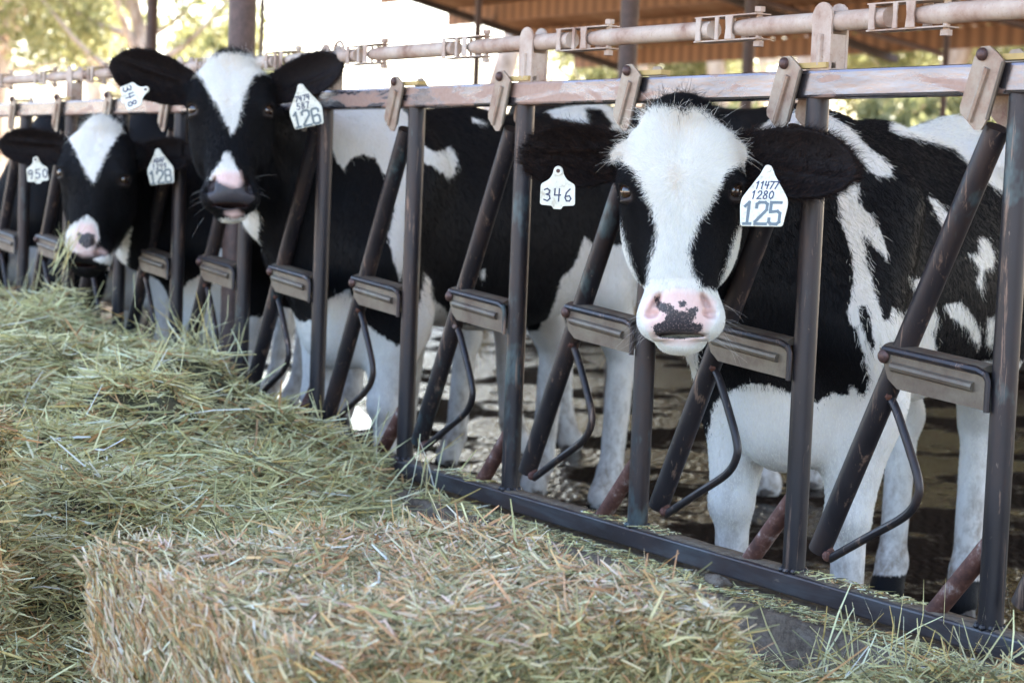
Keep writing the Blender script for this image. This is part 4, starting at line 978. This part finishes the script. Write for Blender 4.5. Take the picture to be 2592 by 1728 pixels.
t = ear_tag((-.244, -.525, 1.169), axis(1, -.04, .1), axis(.02, 1, .15), 'small', 'small white ear tag reading 346, on the left ear of the wide white face', 1.0)
lettering('number', '346', -.031, -.029, .027, .0030, ink, t, STROKE, .90, .0, 1)
t = ear_tag((.079, -.204, 1.155), axis(.90, -.04, .42), axis(.33, .94, -.12), 'large', 'white pointed ear tag printed 125 with blue handwriting above', 1.03)
lettering('number', '125', -.046, -.047, .047, .0064, prt, t, BLOCK, .66, .0, 1)
lettering('handwriting', '1280', -.030, .008, .017, .0026, ink, t, STROKE, .80, .1, 2); lettering('handwriting', '11477', -.024, .030, .016, .0026, ink, t, STROKE, .68, .15, 3)
t = ear_tag((-2.59, -.602, 1.408), axis(.35, -.94, .1), axis(.94, .35, .15), 'small', 'small white ear tag reading 348, turned sideways on a raised black ear', 1.05)
lettering('number', '348', -.033, -.030, .027, .0036, ink, t, STROKE, .92, .0, 4)
t = ear_tag((-2.318, -.133, 1.381), axis(.98, .20, .12), axis(-.05, 1, .1), 'large', 'white pointed ear tag printed 126 beside the top rail', 1.03)
lettering('number', '126', -.047, -.047, .046, .0068, prt, t, BLOCK, .70, .0, 5)
lettering('handwriting', '587', -.026, .006, .018, .0032, ink, t, STROKE, .85, .1, 6); lettering('handwriting', '7474', -.026, .030, .016, .0036, ink, t, STROKE, .80, .1, 7)
t = ear_tag((-3.733, -.532, 1.153), axis(.98, .06, .1), axis(-.08, 1, .1), 'small', 'small white ear tag reading 950, on the leftmost ear in the photo', 1.05)
lettering('number', '950', -.033, -.028, .030, .0040, ink, t, STROKE, .92, .0, 8)
t = ear_tag((-3.605, -.1, 1.171), axis(.98, .10, .15), axis(-.06, 1, .1), 'large', 'white pointed ear tag printed 128, half behind a fence post', 1.0)
lettering('number', '128', -.047, -.047, .046, .0068, prt, t, BLOCK, .70, .0, 9)
lettering('handwriting', '1299', -.030, .006, .018, .0034, ink, t, STROKE, .85, .1, 10); lettering('handwriting', 'ADAF', -.022, .030, .016, .0036, ink, t, STROKE, .75, .1, 11)

# ------------------------------------------------------------------ hay
HAYCOL = np.array([(.46, .45, .25), (.60, .57, .34), (.31, .31, .17), (.70, .66, .43), (.56, .44, .19), (.42, .25, .13), (.13, .125, .07), (.50, .48, .34), (.82, .77, .57)])
HAYCOL = np.clip(HAYCOL * (1.18, 1.13, .98), 0, .85)
HAYP = np.array([.17, .14, .15, .10, .10, .13, .13, .05, .03]); HAYP /= HAYP.sum()
TANP = np.array([.08, .12, .06, .20, .18, .14, .06, .06, .10]); TANP /= TANP.sum()
TANCOL = HAYCOL.copy() * .95; TANCOL[4] = (.66, .43, .20); TANCOL[5] = (.60, .34, .18); TANCOL[3] = (.74, .58, .38); TANCOL[8] = (.84, .70, .54); TANCOL[7] = (.64, .47, .37); TANCOL[1] = (.58, .50, .30); TANCOL[0] = (.46, .42, .24)
def straws(name, P, Dr, L, Wd, cols, parent=None, bend=.22, m=None):
    n = len(P); Dr = unit(Dr)
    b1 = unit(np.cross(Dr, rng.normal(size=(n, 3)))); b2 = unit(np.cross(Dr, b1))
    ts = np.array([-.5, -.15, .2, .5])
    kink = rng.normal(size=(n, 1)) * bend * np.where(rng.random((n, 1)) < .3, 2.4, 1); k2 = rng.normal(size=(n, 1)) * bend
    ptsV = []
    for t_ in ts:
        c = P + Dr * L[:, None] * t_ + b2 * L[:, None] * (kink * (t_ * t_) + k2 * t_ * t_ * t_ * 2)
        w_ = Wd[:, None] * (1.0 if abs(t_) < .4 else .55)
        tw = b1 + b2 * (t_ * .8)
        ptsV += [c - tw * w_ * .5, c + tw * w_ * .5]
    V = np.stack(ptsV, 1).reshape(-1, 3)
    base = np.arange(n)[:, None] * 8
    q = np.array([[0, 1, 3, 2], [2, 3, 5, 4], [4, 5, 7, 6]])
    F = (base[:, None, :] + q[None]).reshape(-1, 4)
    me = np_mesh(name, V, F, m or M['straw'], smooth=False)
    a = me.attributes.new('straw_colour', 'FLOAT_COLOR', 'POINT')
    a.data.foreach_set('color', np.repeat(np.concatenate([cols, np.ones((n, 1))], 1), 8, 0).astype(np.float32).ravel())
    return link(name, me, parent)
def hay_colours(n, pal, pr, jit=.18):
    return np.clip(pal[rng.choice(len(pal), n, p=pr)] * (1 + rng.normal(size=(n, 1)) * jit), .01, .8)
def lens(n, mu, sg, lo, hi): return np.clip(np.exp(rng.normal(size=n) * sg) * mu, lo, hi)

def height_from(ctrl, x, y, pw=4.2):
    c = np.array(ctrl); d2 = (x[..., None] - c[:, 0]) ** 2 * .55 + (y[..., None] - c[:, 1]) ** 2 + .004
    w = d2 ** (-pw / 2); return (w * c[:, 2]).sum(-1) / w.sum(-1)
PILE = [(-1.3, -.05, .17), (-.9, -.06, .09), (-.7, -.06, .08), (-.4, -.08, .08), (-.1, -.1, .08), (.1, -.1, .08), (.1, -.5, .08), (-.2, -.35, .08), (-.5, -.25, .09), (-.3, -.6, .10), (-1.15, -.2, .09), (-1.38, -.2, .14), (-1.05, -.32, .09), (-1.55, -.05, .19), (-1.75, -.05, .24), (-1.9, -.05, .31), (-2.15, -.05, .29), (-2.54, -.06, .27), (-2.76, -.06, .29), (-3.1, -.06, .46), (-3.4, -.06, .47), (-4.06, -.06, .46), (-4.75, -.06, .53), (-5.3, -.06, .54), (-7, -.06, .54),
        (-.95, -.45, .11), (-1.25, -.42, .23), (-1.5, -.4, .31), (-1.75, -.4, .33), (-2.0, -.4, .31), (-2.2, -.4, .35), (-2.5, -.4, .55), (-2.8, -.4, .52), (-3.4, -.4, .51), (-4.0, -.4, .58), (-5, -.4, .59), (-7, -.4, .58),
        (-.6, -.8, .18), (-1.0, -.8, .31), (-1.4, -.8, .42), (-2.0, -.8, .46), (-2.6, -.8, .54), (-3.4, -.8, .52), (-4.2, -.8, .52), (-7, -.8, .5),
        (-.25, -1.2, .17), (-.7, -1.2, .28), (-1.2, -1.2, .40), (-2, -1.2, .46), (-4, -1.2, .42), (-7, -1.2, .4),
        (-.1, -1.6, .13), (-.4, -1.5, .17), (-1, -1.6, .30), (-2, -1.6, .32), (-4, -1.7, .25), (0.05, -2.0, .11), (-1, -2.3, .10), (-3, -2.4, .10), (-6, -2.3, .10)]
RIGHT = [(-.1, -.35, .09), (.15, -.45, .15), (.4, -.45, .21), (.45, -.2, .17), (.2, -.15, .09), (.6, -.3, .235), (.85, -.25, .28), (.72, -.1, .235), (.95, -.1, .30), (1.15, -.1, .33), (1.5, -.3, .38), (1.0, -.6, .28), (1.3, -.9, .25), (1.2, -1.6, .12), (1.9, -.2, .36), (2.2, -.8, .2), (2.2, -1.5, .1)]
def lump(x, y):
    m_ = np.clip((-x - .9) / .8, 0, 1)
    return m_ * (.080 * np.sin(x * 4.7 + 1.3 * np.sin(y * 5)) * np.sin(y * 6.3 + x * 1.7 + .6) + .030 * np.tanh(4 * np.sin(x * 6.1 - y * 8.3 + np.sin(x * 3)))) * np.clip((-y - .05) / .25, 0, 1) + .022 * np.sin(x * 9.1 + 2 * np.sin(y * 7)) * np.sin(y * 11 + x * 3) + .014 * np.sin(x * 23 + y * 9) * np.sin(y * 27 - x * 6)
def hay_heap(name, ctrl, x0, x1, y0, y1, nx, ny, n, label, dens, lm=.085):
    xs = np.linspace(x0, x1, nx); ys = np.linspace(y0, y1, ny); X, Y = np.meshgrid(xs, ys, indexing='ij')
    H = height_from(ctrl, X, Y) + lump(X, Y) - .012
    Z = H + rng.normal(size=H.shape) * .006
    i, j = np.meshgrid(np.arange(nx - 1), np.arange(ny - 1), indexing='ij'); a = (i * ny + j).ravel()
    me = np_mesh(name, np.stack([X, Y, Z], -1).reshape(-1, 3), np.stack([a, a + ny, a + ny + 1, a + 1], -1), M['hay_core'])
    root = empty(name, ((x0 + x1) / 2, (y0 + y1) / 2, .1)); tag(root, label, 'hay', None, 'stuff')
    core = link('hay_mass', me, root); core.location = -root.location
    # straws lying on it, denser towards the photographer
    px = rng.uniform(x0, x1, n * 3); py = rng.uniform(y0, y1, n * 3)
    keep = rng.random(n * 3) < dens(px, py); px, py = px[keep][:n], py[keep][:n]
    h = height_from(ctrl, px, py) + lump(px, py)
    k = len(px); P = np.stack([px, py, h - .012 + .045 * rng.random(k) ** 1.8], 1)
    L = lens(k, lm, .6, .02, .30)
    clump = np.sin(px * 5 + 3 * np.sin(py * 4)) * 1.2 + .4
    az = np.where(rng.random(k) < .55, clump + rng.normal(size=k) * .6, rng.uniform(0, 6.28, k)); el = rng.normal(size=k) * .32
    Dr = np.stack([np.cos(az) * np.cos(el), np.sin(az) * np.cos(el), np.sin(el)], 1)
    Wd = .0018 + .0030 * rng.random(k) ** 1.5 + .004 * (rng.random(k) < .08)
    o = straws('straw', P, Dr, L, Wd, hay_colours(k, HAYCOL, HAYP), root); o.location = -root.location
    q = rng.integers(0, k, k // 4)                                             # leaf flakes and broken bits
    az = rng.uniform(0, 6.28, len(q)); Dq = np.stack([np.cos(az), np.sin(az), rng.normal(size=len(q)) * .5], 1)
    o = straws('leaf_flake', P[q] + rng.normal(size=(len(q), 3)) * .008, Dq, lens(len(q), .016, .5, .006, .05), .003 + .005 * rng.random(len(q)), hay_colours(len(q), HAYCOL[[0, 2, 4, 5, 6, 7]], np.array([.2, .25, .12, .2, .13, .1])), root, .4); o.location = -root.location
    return root, (px, py, h)
pile, _ = hay_heap('loose_hay_pile', PILE, -7.5, .15, -2.3, -.04, 300, 110, 88000, 'big loose pile of green grey hay heaped against the fence', lambda x, y: np.clip(np.exp((x + 1.2) * .42), .1, 1) * (1 - .0 * y))
# tall loose stalks on its crest
def stalks(par, spots, n, hl=(.10, .28)):
    c = np.array(spots)[rng.integers(0, len(spots), n)] + rng.normal(size=(n, 3)) * (.12, .05, .02)
    el = np.clip(rng.normal(size=n) * .35 + .75, -.2, 1.5); az = rng.uniform(0, 6.28, n)
    Dr = np.stack([np.cos(az) * np.cos(el), np.sin(az) * np.cos(el), np.sin(el)], 1); L = rng.uniform(*hl, n)
    P = c + Dr * L[:, None] * .4
    o = straws('stalk', P, Dr, L, .0022 + .0022 * rng.random(n), hay_colours(n, HAYCOL[[1, 3, 4, 8]], np.array([.4, .3, .2, .1])), par, .3); o.location = -par.location
stalks(pile, [(-3.1, -.15, .55), (-2.9, -.2, .54), (-4.9, -.2, .56), (-4.6, -.15, .55), (-5.1, -.25, .57), (-4.3, -.2, .52), (-2.2, -.15, .34), (-1.8, -.12, .28), (-1.5, -.1, .24), (-3.3, -.2, .48)], 240)
n = 4600
sx, sy = rng.uniform(-4.6, -.7, n), rng.uniform(-1.6, -.06, n); sz = height_from(PILE, sx, sy) + lump(sx, sy) + .022 + .015 * rng.random(n)
kp = sz > .2; az = rng.uniform(0, 6.28, n); el = rng.normal(size=n) * .16
o = straws('long_stem', np.stack([sx, sy, sz], 1)[kp], np.stack([np.cos(az) * np.cos(el), np.sin(az) * np.cos(el), np.sin(el)], 1)[kp], rng.uniform(.10, .30, n)[kp], (.0024 + .0045 * rng.random(n) ** 2)[kp], hay_colours(n, HAYCOL[[0, 1, 3, 7, 8]], np.array([.2, .3, .2, .15, .15]))[kp], pile, .35); o.location = -pile.location
n = 5200                                                                       # broad crumpled leaf blades
sx, sy = rng.uniform(-4.6, -.7, n), rng.uniform(-1.6, -.06, n); sz = height_from(PILE, sx, sy) + lump(sx, sy) + .014 + .016 * rng.random(n)
kp = sz > .2; az = rng.uniform(0, 6.28, n); el = rng.normal(size=n) * .3
o = straws('leaf_blade', np.stack([sx, sy, sz], 1)[kp], np.stack([np.cos(az) * np.cos(el), np.sin(az) * np.cos(el), np.sin(el)], 1)[kp], rng.uniform(.04, .14, n)[kp], (.004 + .005 * rng.random(n))[kp], hay_colours(n, HAYCOL[[0, 1, 2, 5, 7]], np.array([.25, .25, .2, .15, .15]))[kp], pile, .7); o.location = -pile.location
heap, _ = hay_heap('loose_hay_heap', RIGHT, -.05, 2.2, -1.6, -.06, 110, 80, 26000, 'small loose heap of hay at the lower right, under the bottom rail', lambda x, y: np.clip(.3 + x * .5, .15, 1), .085)
stalks(heap, [(1.0, -.12, .31), (1.1, -.15, .34), (.9, -.2, .28), (.6, -.25, .24), (.45, -.3, .21), (.75, -.15, .25), (.5, -.18, .2)], 150, (.08, .22))
# chaff on kerb and on the bottom rail
n = 9000
cx_ = rng.uniform(-1.6, 1.3, n); on = rng.random(n) < .22
cy_ = np.where(on, rng.uniform(-.026, .028, n), np.where(rng.random(n) < .75, rng.uniform(-.118, -.028, n), rng.uniform(.03, .15, n))); cz_ = np.where(on, Z0 + .005, .255)
keep = ~on | (np.sin(cx_ * 7.3) > .2); az = rng.uniform(0, 6.28, n)
ch = straws('chaff', np.stack([cx_, cy_, cz_ + .004 * rng.random(n)], 1)[keep], np.stack([np.cos(az), np.sin(az), rng.normal(size=n) * .06], 1)[keep], lens(n, .014, .7, .005, .09)[keep], (.0012 + .0022 * rng.random(n))[keep], hay_colours(n, HAYCOL, HAYP, .3)[keep])
tag(ch, 'scattered chaff and hay bits on the concrete kerb and bottom rail', 'chaff', None, 'stuff')
n = 5000
cx_ = rng.uniform(-1.2, 2.6, n); cy_ = rng.uniform(-2.4, -.1, n); az = rng.uniform(0, 6.28, n)
ch = straws('lane_litter', np.stack([cx_, cy_, .103 + .004 * rng.random(n)], 1), np.stack([np.cos(az), np.sin(az), rng.normal(size=n) * .06], 1), lens(n, .03, .6, .006, .12), .0012 + .0022 * rng.random(n), hay_colours(n, HAYCOL, HAYP, .3))
tag(ch, 'thin litter of hay stalks on the concrete feed lane', 'litter', None, 'stuff')

def hay_bale(x0, x1, y0, y1, z0, z1, n, label, top_w, rot=0.0):
    root = empty('hay_bale', ((x0 + x1) / 2, (y0 + y1) / 2, z0)); tag(root, label, 'hay bale', 'hay bales')
    w, d, h = (x1 - x0) / 2, (y1 - y0) / 2, z1 - z0
    # lumpy core
    def face(o, a, b_, nu, nv):
        u, v = np.meshgrid(np.linspace(0, 1, nu), np.linspace(0, 1, nv), indexing='ij')
        return (np.array(o) + u[..., None] * np.array(a) + v[..., None] * np.array(b_)).reshape(-1, 3), nu, nv
    Vs = []; Fs = []; off = 0
    for fc in (face((-w, -d, h), (2 * w, 0, 0), (0, 2 * d, 0), 70, 60), face((-w, -d, 0), (2 * w, 0, 0), (0, 0, h), 70, 30), face((w, -d, 0), (0, 2 * d, 0), (0, 0, h), 60, 30), face((w, d, 0), (-2 * w, 0, 0), (0, 0, h), 70, 30), face((-w, d, 0), (0, -2 * d, 0), (0, 0, h), 60, 30)):
        V, nu, nv = fc; i, j = np.meshgrid(np.arange(nu - 1), np.arange(nv - 1), indexing='ij'); a = (i * nv + j).ravel() + off
        Vs.append(V); Fs.append(np.stack([a, a + nv, a + nv + 1, a + 1], -1)); off += len(V)
    V = np.concatenate(Vs)
    def soften(V):
        r = .038; q = V.copy(); c = np.stack([np.clip(q[:, 0], -w + r, w - r), np.clip(q[:, 1], -d + r, d - r), np.clip(q[:, 2], -1, h - r)], 1)
        dv = q - c; ln = np.linalg.norm(dv, axis=1, keepdims=True); out = ln[:, 0] > 1e-6
        q[out] = c[out] + dv[out] / ln[out] * np.minimum(ln[out], r)
        q += .010 * np.stack([np.sin(q[:, 1] * 17 + q[:, 2] * 9), np.sin(q[:, 0] * 15 + q[:, 2] * 11), np.sin(q[:, 0] * 13 + 2 * np.sin(q[:, 1] * 11))], 1)
        return q
    V = soften(V) * (.985, .985, .985)
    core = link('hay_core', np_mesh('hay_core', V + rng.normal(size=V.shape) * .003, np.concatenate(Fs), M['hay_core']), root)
    # straws by face
    def put(name, k, o, a, b_, nn, dirf, pal, pr, mu):
        u, v = rng.random(k), rng.random(k)
        P = np.array(o) + u[:, None] * np.array(a) + v[:, None] * np.array(b_)
        P = soften(P) + np.array(nn) * (rng.random((k, 1)) ** 1.7 * .026 - .010)
        Dr = dirf(k, P); L = lens(k, mu, .5, .02, .22)
        o_ = straws(name, P, Dr, L,   .0018 + .0042 * rng.random(k) ** 1.6, hay_colours(k, pal, pr), root, .25)
        o_['kind'] = 'stuff'
    def lying(k, P):
        az = np.where(rng.random(k) < .6, rng.normal(size=k) * .45 + .25, rng.uniform(0, 6.28, k)); el = rng.normal(size=k) * .26
        return np.stack([np.cos(az) * np.cos(el), np.sin(az) * np.cos(el), np.sin(el)], 1)
    def upright(k, P):
        return unit(np.stack([rng.normal(size=k) * .45, -.25 + rng.normal(size=k) * .3, 1 + 0 * rng.random(k)], 1))
    def folded(k, P):
        return unit(np.stack([.2 + rng.normal(size=k) * .3, rng.normal(size=k) * .8, rng.normal(size=k) * .5], 1))
    half = top_w
    put('straw', n, (-w, -d, h), (2 * w, 0, 0), (0, 2 * d, 0), (0, 0, 1), lying, TANCOL, half, .048)
    put('straw', n // 2, (-w, -d, 0), (2 * w, 0, 0), (0, 0, h), (0, -1, 0), upright, TANCOL, TANP, .040)
    put('straw', n // 2, (w, -d, 0), (0, 2 * d, 0), (0, 0, h), (1, 0, 0), folded, HAYCOL * .5 + TANCOL * .5, HAYP, .05)
    put('straw', n // 8, (-w, d, 0), (2 * w, 0, 0), (0, 0, h), (0, 1, 0), folded, HAYCOL, HAYP, .06)
    put('straw', n // 4, (-w, -d, 0), (0, 2 * d, 0), (0, 0, h), (-1, 0, 0), upright, TANCOL, TANP, .055)
    root.rotation_euler.z = rot
    return root
mixp = .5 * HAYP + .5 * TANP
hay_bale(.09, .93, -1.70, -.91, .10, .49, 42000, 'large rectangular bale of tan and green hay in the foreground', mixp)
hay_bale(-1.45, -.47, -2.25, -1.66, .10, .66, 20000, 'second hay bale, only its tan end showing at the left edge', mixp)
# hay wisp in the mouth of the cow on the left
n = 26
az = rng.normal(size=n) * .35
wisp = straws('hay_wisp', np.array((-3.60, -.46, .862)) + rng.normal(size=(n, 3)) * (.02, .015, .02), unit(np.stack([-.25 + rng.normal(size=n) * .25, -.25 + rng.normal(size=n) * .25, -np.ones(n)], 1)), rng.uniform(.10, .22, n), .002 + .002 * rng.random(n), hay_colours(n, HAYCOL[[1, 3, 4]], np.array([.4, .3, .3])), None, .3)
tag(wisp, 'wisp of green hay hanging from the mouth of the chewing cow', 'hay wisp', None, 'stuff')
# lump of concrete under the rail
rk = MB(); rk.ball((0, 0, 0), .030, 20, 14, (1.6, .6, .55)); me = rk.mesh('concrete_lump', M['stone'], 60)
for v in me.vertices: v.co *= 1 + .22 * math.sin(v.co.x * 130 + 1) * math.sin(v.co.z * 160 + v.co.y * 210) + .08 * math.sin(v.co.x * 310) * math.sin(v.co.y * 280 + v.co.z * 300)
lo = link('concrete_lump', me, None, (-.20, -.060, .262)); tag(lo, 'rough lump of concrete on the kerb below the bottom rail', 'concrete lump')

# ------------------------------------------------------------------ roofs and columns
can = tag(empty('feed_lane_canopy', (-3.5, .17, 0)), 'tall dark steel column just behind the fence carrying the canopy overhead', 'canopy')
def cp(name, mb, m): o = mb.build(name, m, can); o.location = -Vector(can.location); return o
for (x, y, r_) in ((-3.57, .20, .052), (-5.70, 3.5, .052), (-12.8, 3.5, .05), (-19.9, 3.5, .05), (4.4, .20, .052), (-11.4, .20, .052)):
    cp('column', MB().tube([(x, y, -.13), (x, y, 4.42)], r_, 20), M['column_paint'])
cp('conduit', MB().tube([(-10.45, 3.45, -.13), (-10.45, 3.45, 4.42)], .018, 10), M['column_paint'])
for y in (.2, 3.5, 7.0): cp('beam', MB().box((-27, y - .05, 4.42), (9, y + .05, 4.60)), M['column_paint'])
cp('canopy_sheet', MB().box((-27, -1.9, 4.603), (9, 8.0, 4.63)), M['canopy'])  # unseen overhead sheet, carried out past the fence to shade hay and cows

roof = tag(empty('shade_roof', (-10, 13, 0)), 'rusty orange corrugated shed roof over the far side of the pen', 'shed')
def rp(name, mb, m, smooth=35): o = mb.build(name, m, roof, smooth); o.location = -Vector(roof.location); return o
RX0, RX1 = -24.0, 4.0
RZ = lambda y: 3.42 + (15.3 - y) * .205
nxr = 560
xs = np.linspace(RX0, RX1, nxr); ys = np.array([6.5, 15.4])
Vt = np.concatenate([np.stack([xs, np.full(nxr, y), RZ(y) + .04 * np.sin(xs * 2 * math.pi / .25)], 1) for y in ys])
i = np.arange(nxr - 1)
so = link('roof_sheet', np_mesh('roof_sheet', Vt, np.stack([i, i + 1, i + 1 + nxr, i + nxr], -1), M['roof_sheet']), roof); so.location = -Vector(roof.location)
for y in np.arange(6.8, 15.4, 1.22):
    m_ = MB(); m_.box((RX0 + .05, y - .035, RZ(y) - .30), (RX1, y + .035, RZ(y) - .034)); rp('purlin', m_, M['purlin'], 0)
for x in (-22.6, -16.5, -9.5, -2.5):
    m_ = MB(); m_.prism([(6.4, RZ(6.4) - .303), (15.5, RZ(15.5) - .303), (15.5, RZ(15.5) - .40), (6.4, RZ(6.4) - .40)], -.06, .06, Matrix.Translation((x, 0, 0)) @ Matrix(((0, 1, 0, 0), (1, 0, 0, 0), (0, 0, 1, 0), (0, 0, 0, 1)))); rp('rafter', m_, M['dark_wood'], 0)
for (x, y, r_) in ((-15.7, 8.5, .04), (-23.3, 14.2, .05), (-16.5, 14.2, .04), (-11.9, 11.95, .035), (-9.5, 14.2, .04), (-2.5, 14.2, .05), (-9.5, 7.4, .05)):
    rp('post', MB().tube([(x, y, -.13), (x, y, RZ(y) - .3)], r_, 12), M['column_paint'])
rp('brace_pipe', MB().tube([(-9.0, 7.0, 3.05), (-9.0, 14.0, 2.30)], .035, 10), M['column_paint'])
rp('brace_pipe', MB().tube([(-9.0, 7.0, 1.75), (-9.0, 14.0, 1.45)], .035, 10), M['column_paint'])
rp('brace_pipe', MB().tube([(-14.0, 8.0, 3.75), (-14.0, 14.0, 2.9)], .035, 10), M['column_paint'])

# ------------------------------------------------------------------ far left feed bunk / wagon and barrel
bk = tag(empty('plank_feed_bunk', (-17.0, 4.35, -.10)), 'pale plank feed bunk far behind the fence posts at the left', 'feed bunk')
for k in range(4):
    m_ = MB(); m_.bbox((-1.6, -.03, .18 + k * .24), (1.6, .03, .18 + k * .24 + .21), .008); m_.build('plank', M['board'], bk)
for x in (-1.3, 0, 1.3): MB().box((x - .05, .032, 0), (x + .05, .10, 1.2)).build('post', M['dark_wood'], bk)
MB().box((-1.6, .11, .10), (1.6, .70, .55)).build('trough', M['white_paint'], bk)
bk.rotation_euler.z = math.radians(57)
br = tag(empty('plastic_barrel', (-13.1, 2.83, -.10)), 'blue plastic barrel standing in front of the plank bunk', 'barrel')
bb = MB(); bb.tube([(0, 0, 0), (0, 0, .05), (0, 0, .3), (0, 0, .32), (0, 0, .34), (0, 0, .6), (0, 0, .62), (0, 0, .64), (0, 0, .85), (0, 0, .9)], [.26, .28, .29, .305, .29, .29, .305, .29, .28, .25], 20); bb.build('drum', M['blue_paint'], br)
MB().tube([(0, 0, .895), (0, 0, .93)], [.24, .23], 20).build('lid', M['white_paint'], br)

# ------------------------------------------------------------------ trees
def tree_meshes(seed, H, nleaf, crown_lo, spread, lean):
    r_ = np.random.default_rng(seed)
    tb = MB()
    top = np.array((lean * H, .1 * lean * H, H * .8))
    trunk = [np.array((0, 0, -.1)), np.array((lean * H * .12, 0, H * .2)), np.array((lean * H * .4, .02 * H, H * .45)), top * (1, 1, .85), top]
    R0 = H * .026
    tb.tube(bez(trunk, 4), [R0 * (1.15 - .85 * k / 16) for k in range(17)], 10)
    clumps = [(top, H * .15)]
    for k in range(8):
        t = r_.uniform(.3, .95); b0 = trunk[0] * (1 - t) + top * t if t > .6 else trunk[1] * (1 - t) + trunk[3] * t
        an = k * 2.4 + r_.uniform(-.4, .4); ln = spread * H * r_.uniform(.6, 1.1)
        e = b0 + np.array((math.cos(an) * ln, math.sin(an) * ln, H * r_.uniform(.10, .26)))
        m1 = b0 * .5 + e * .5 + np.array((0, 0, -.03 * H))
        tb.tube(bez([b0, m1, e], 4), [R0 * .45 * (1 - .8 * q / 8) for q in range(9)], 7)
        clumps += [(e, H * r_.uniform(.09, .16)), (m1 + np.array((0, 0, .06 * H)), H * r_.uniform(.06, .10)), (e + r_.normal(size=3) * H * .07, H * .08)]
        if r_.random() < .6: clumps.append((e + np.array((0, 0, -.12 * H)), H * .08))
    cl = np.array([(*c, s) for c, s in clumps]); cl = cl[cl[:, 2] > crown_lo * H]
    pr = cl[:, 3] ** 2; f = r_.choice(len(cl), nleaf, p=pr / pr.sum())
    off = unit(r_.normal(size=(nleaf, 3))) * (r_.random((nleaf, 1)) ** .6) * cl[f, 3:4] * (1, 1, 1.15)
    P = cl[f, :3] + off
    sz = .055 + .09 * r_.random(nleaf)
    d1 = unit(r_.normal(size=(nleaf, 3)) + np.array((0, 0, -.8))); d2 = unit(np.cross(d1, r_.normal(size=(nleaf, 3))))
    V = np.stack([P - d1 * sz[:, None] * 1.3, P + d2 * sz[:, None] * .42, P + d1 * sz[:, None] * 1.3, P - d2 * sz[:, None] * .42], 1).reshape(-1, 3)
    F = np.arange(nleaf * 4).reshape(-1, 4)
    tone = np.repeat(np.clip(r_.random(nleaf) * .7 + .3 * np.sin(f * 1.7) ** 2, 0, 1), 4)
    return tb, V, F, tone
TV = {}
for key, args, lm in (('gum', (3, 10, 5600, .12, .26, .10), 'leaves_yellow'), ('gum_lean', (5, 10, 6000, .20, .24, .26), 'leaves_green'), ('bush', (9, 5, 9000, .10, .26, .04), 'leaves_yellow'), ('dense', (11, 9, 7500, .06, .30, .05), 'leaves_green')):
    tb, V, F, tone = tree_meshes(*args)
    lm_ = np_mesh('crown', V, F, M[lm], smooth=False); add_attr(lm_, 'tone', tone)
    TV[key] = (tb.mesh('trunk', M['bark'], 60), lm_)
def tree(key, x, y, rz, sc, label, name='gum_tree'):
    o = empty(name, (x, y, -.13), rz); o.scale = (sc, sc, sc); tag(o, label, 'tree', 'trees beyond the pen')
    link('trunk', TV[key][0], o); link('crown', TV[key][1], o)
for a in (('gum', -37.0, 9.6, .3, 1.05, 'tall airy gum tree at the far left edge of the sky'),
          ('dense', -41.5, 11.2, 1.9, 1.0, 'leafy tree with drooping yellow green crown, second from the left edge'),
          ('gum', -45.5, 15.2, 3.4, 1.0, 'feathery tree behind the left cows, left of the far steel column'),
          ('bush', -44.0, 16.9, .9, 1.05, 'low yellow green tree right of the brown steel column'),
          ('bush', -47.0, 20.3, 2.2, .95, 'small bright tree between the column and the thick front column'),
          ('gum', -50.0, 13.5, 4.4, 1.1, 'gum tree whose crown fills the gap at upper left'),
          ('gum_lean', -33.0, 18.8, 1.3, 1.15, 'gum tree with pale pinkish trunk near the left end of the rusty roof'),
          ('gum', -42.0, 29.5, 2.0, .9, 'gum tree standing behind the far thin posts under the roof'),
          ('dense', -37.0, 25.5, .5, .95, 'green tree below the roof eave beside the dark column'),
          ('gum_lean', -33.5, 26.0, 2.6, 1.1, 'gum with pale bare trunk under the roof, right of the dark column'),
          ('gum_lean', -29.5, 24.0, .2, 1.1, 'gum with slanting white trunk above the cow with tag 125'),
          ('gum_lean', -27.0, 25.8, .4, 1.2, 'second slanting white trunked gum, further right under the eave'),
          ('dense', -30.0, 30.5, 3.6, 1.1, 'dense olive tree behind the slanting white trunks'),
          ('dense', -22.5, 27.5, 1.0, 1.0, 'olive green tree at the far right beneath the roof'),
          ('gum', -24.5, 31.5, 5.2, 1.1, 'tall gum behind the white rump at the far right'),
          ('dense', -35.0, 33.5, 2.8, 1.1, 'olive tree far behind the middle of the roof'),
          ('dense', -38.5, 7.0, 2.2, .95, 'broad tree rising over the leftmost posts at the edge of the photo'),
          ('gum', -34.0, 11.9, 5.0, .80, 'smaller airy tree between the left edge and the brown column'),
          ('bush', -26.0, 20.5, 4.0, .62, 'low bushy tree under the eave, left of the pale slanting trunks'),
          ('bush', -22.0, 20.8, 1.1, .66, 'low bushy tree under the eave behind the face of the front cow'),
          ('bush', -19.5, 22.0, 5.3, .70, 'low bushy tree right of the slanting trunks, over the black back'),
          ('dense', -16.5, 22.5, .3, .75, 'bushy tree behind the rump of the cow with tag 125'),
          ('bush', -13.0, 22.5, 2.9, .75, 'bushy tree at the right edge under the roof'),
          ('dense', -27.0, 36.0, 1.9, 1.2, 'tall olive tree in the second row at the far right'),
          ('dense', -45.0, 36.0, .7, 1.2, 'tall olive tree in the second row behind the thin posts')):
    tree(*a)
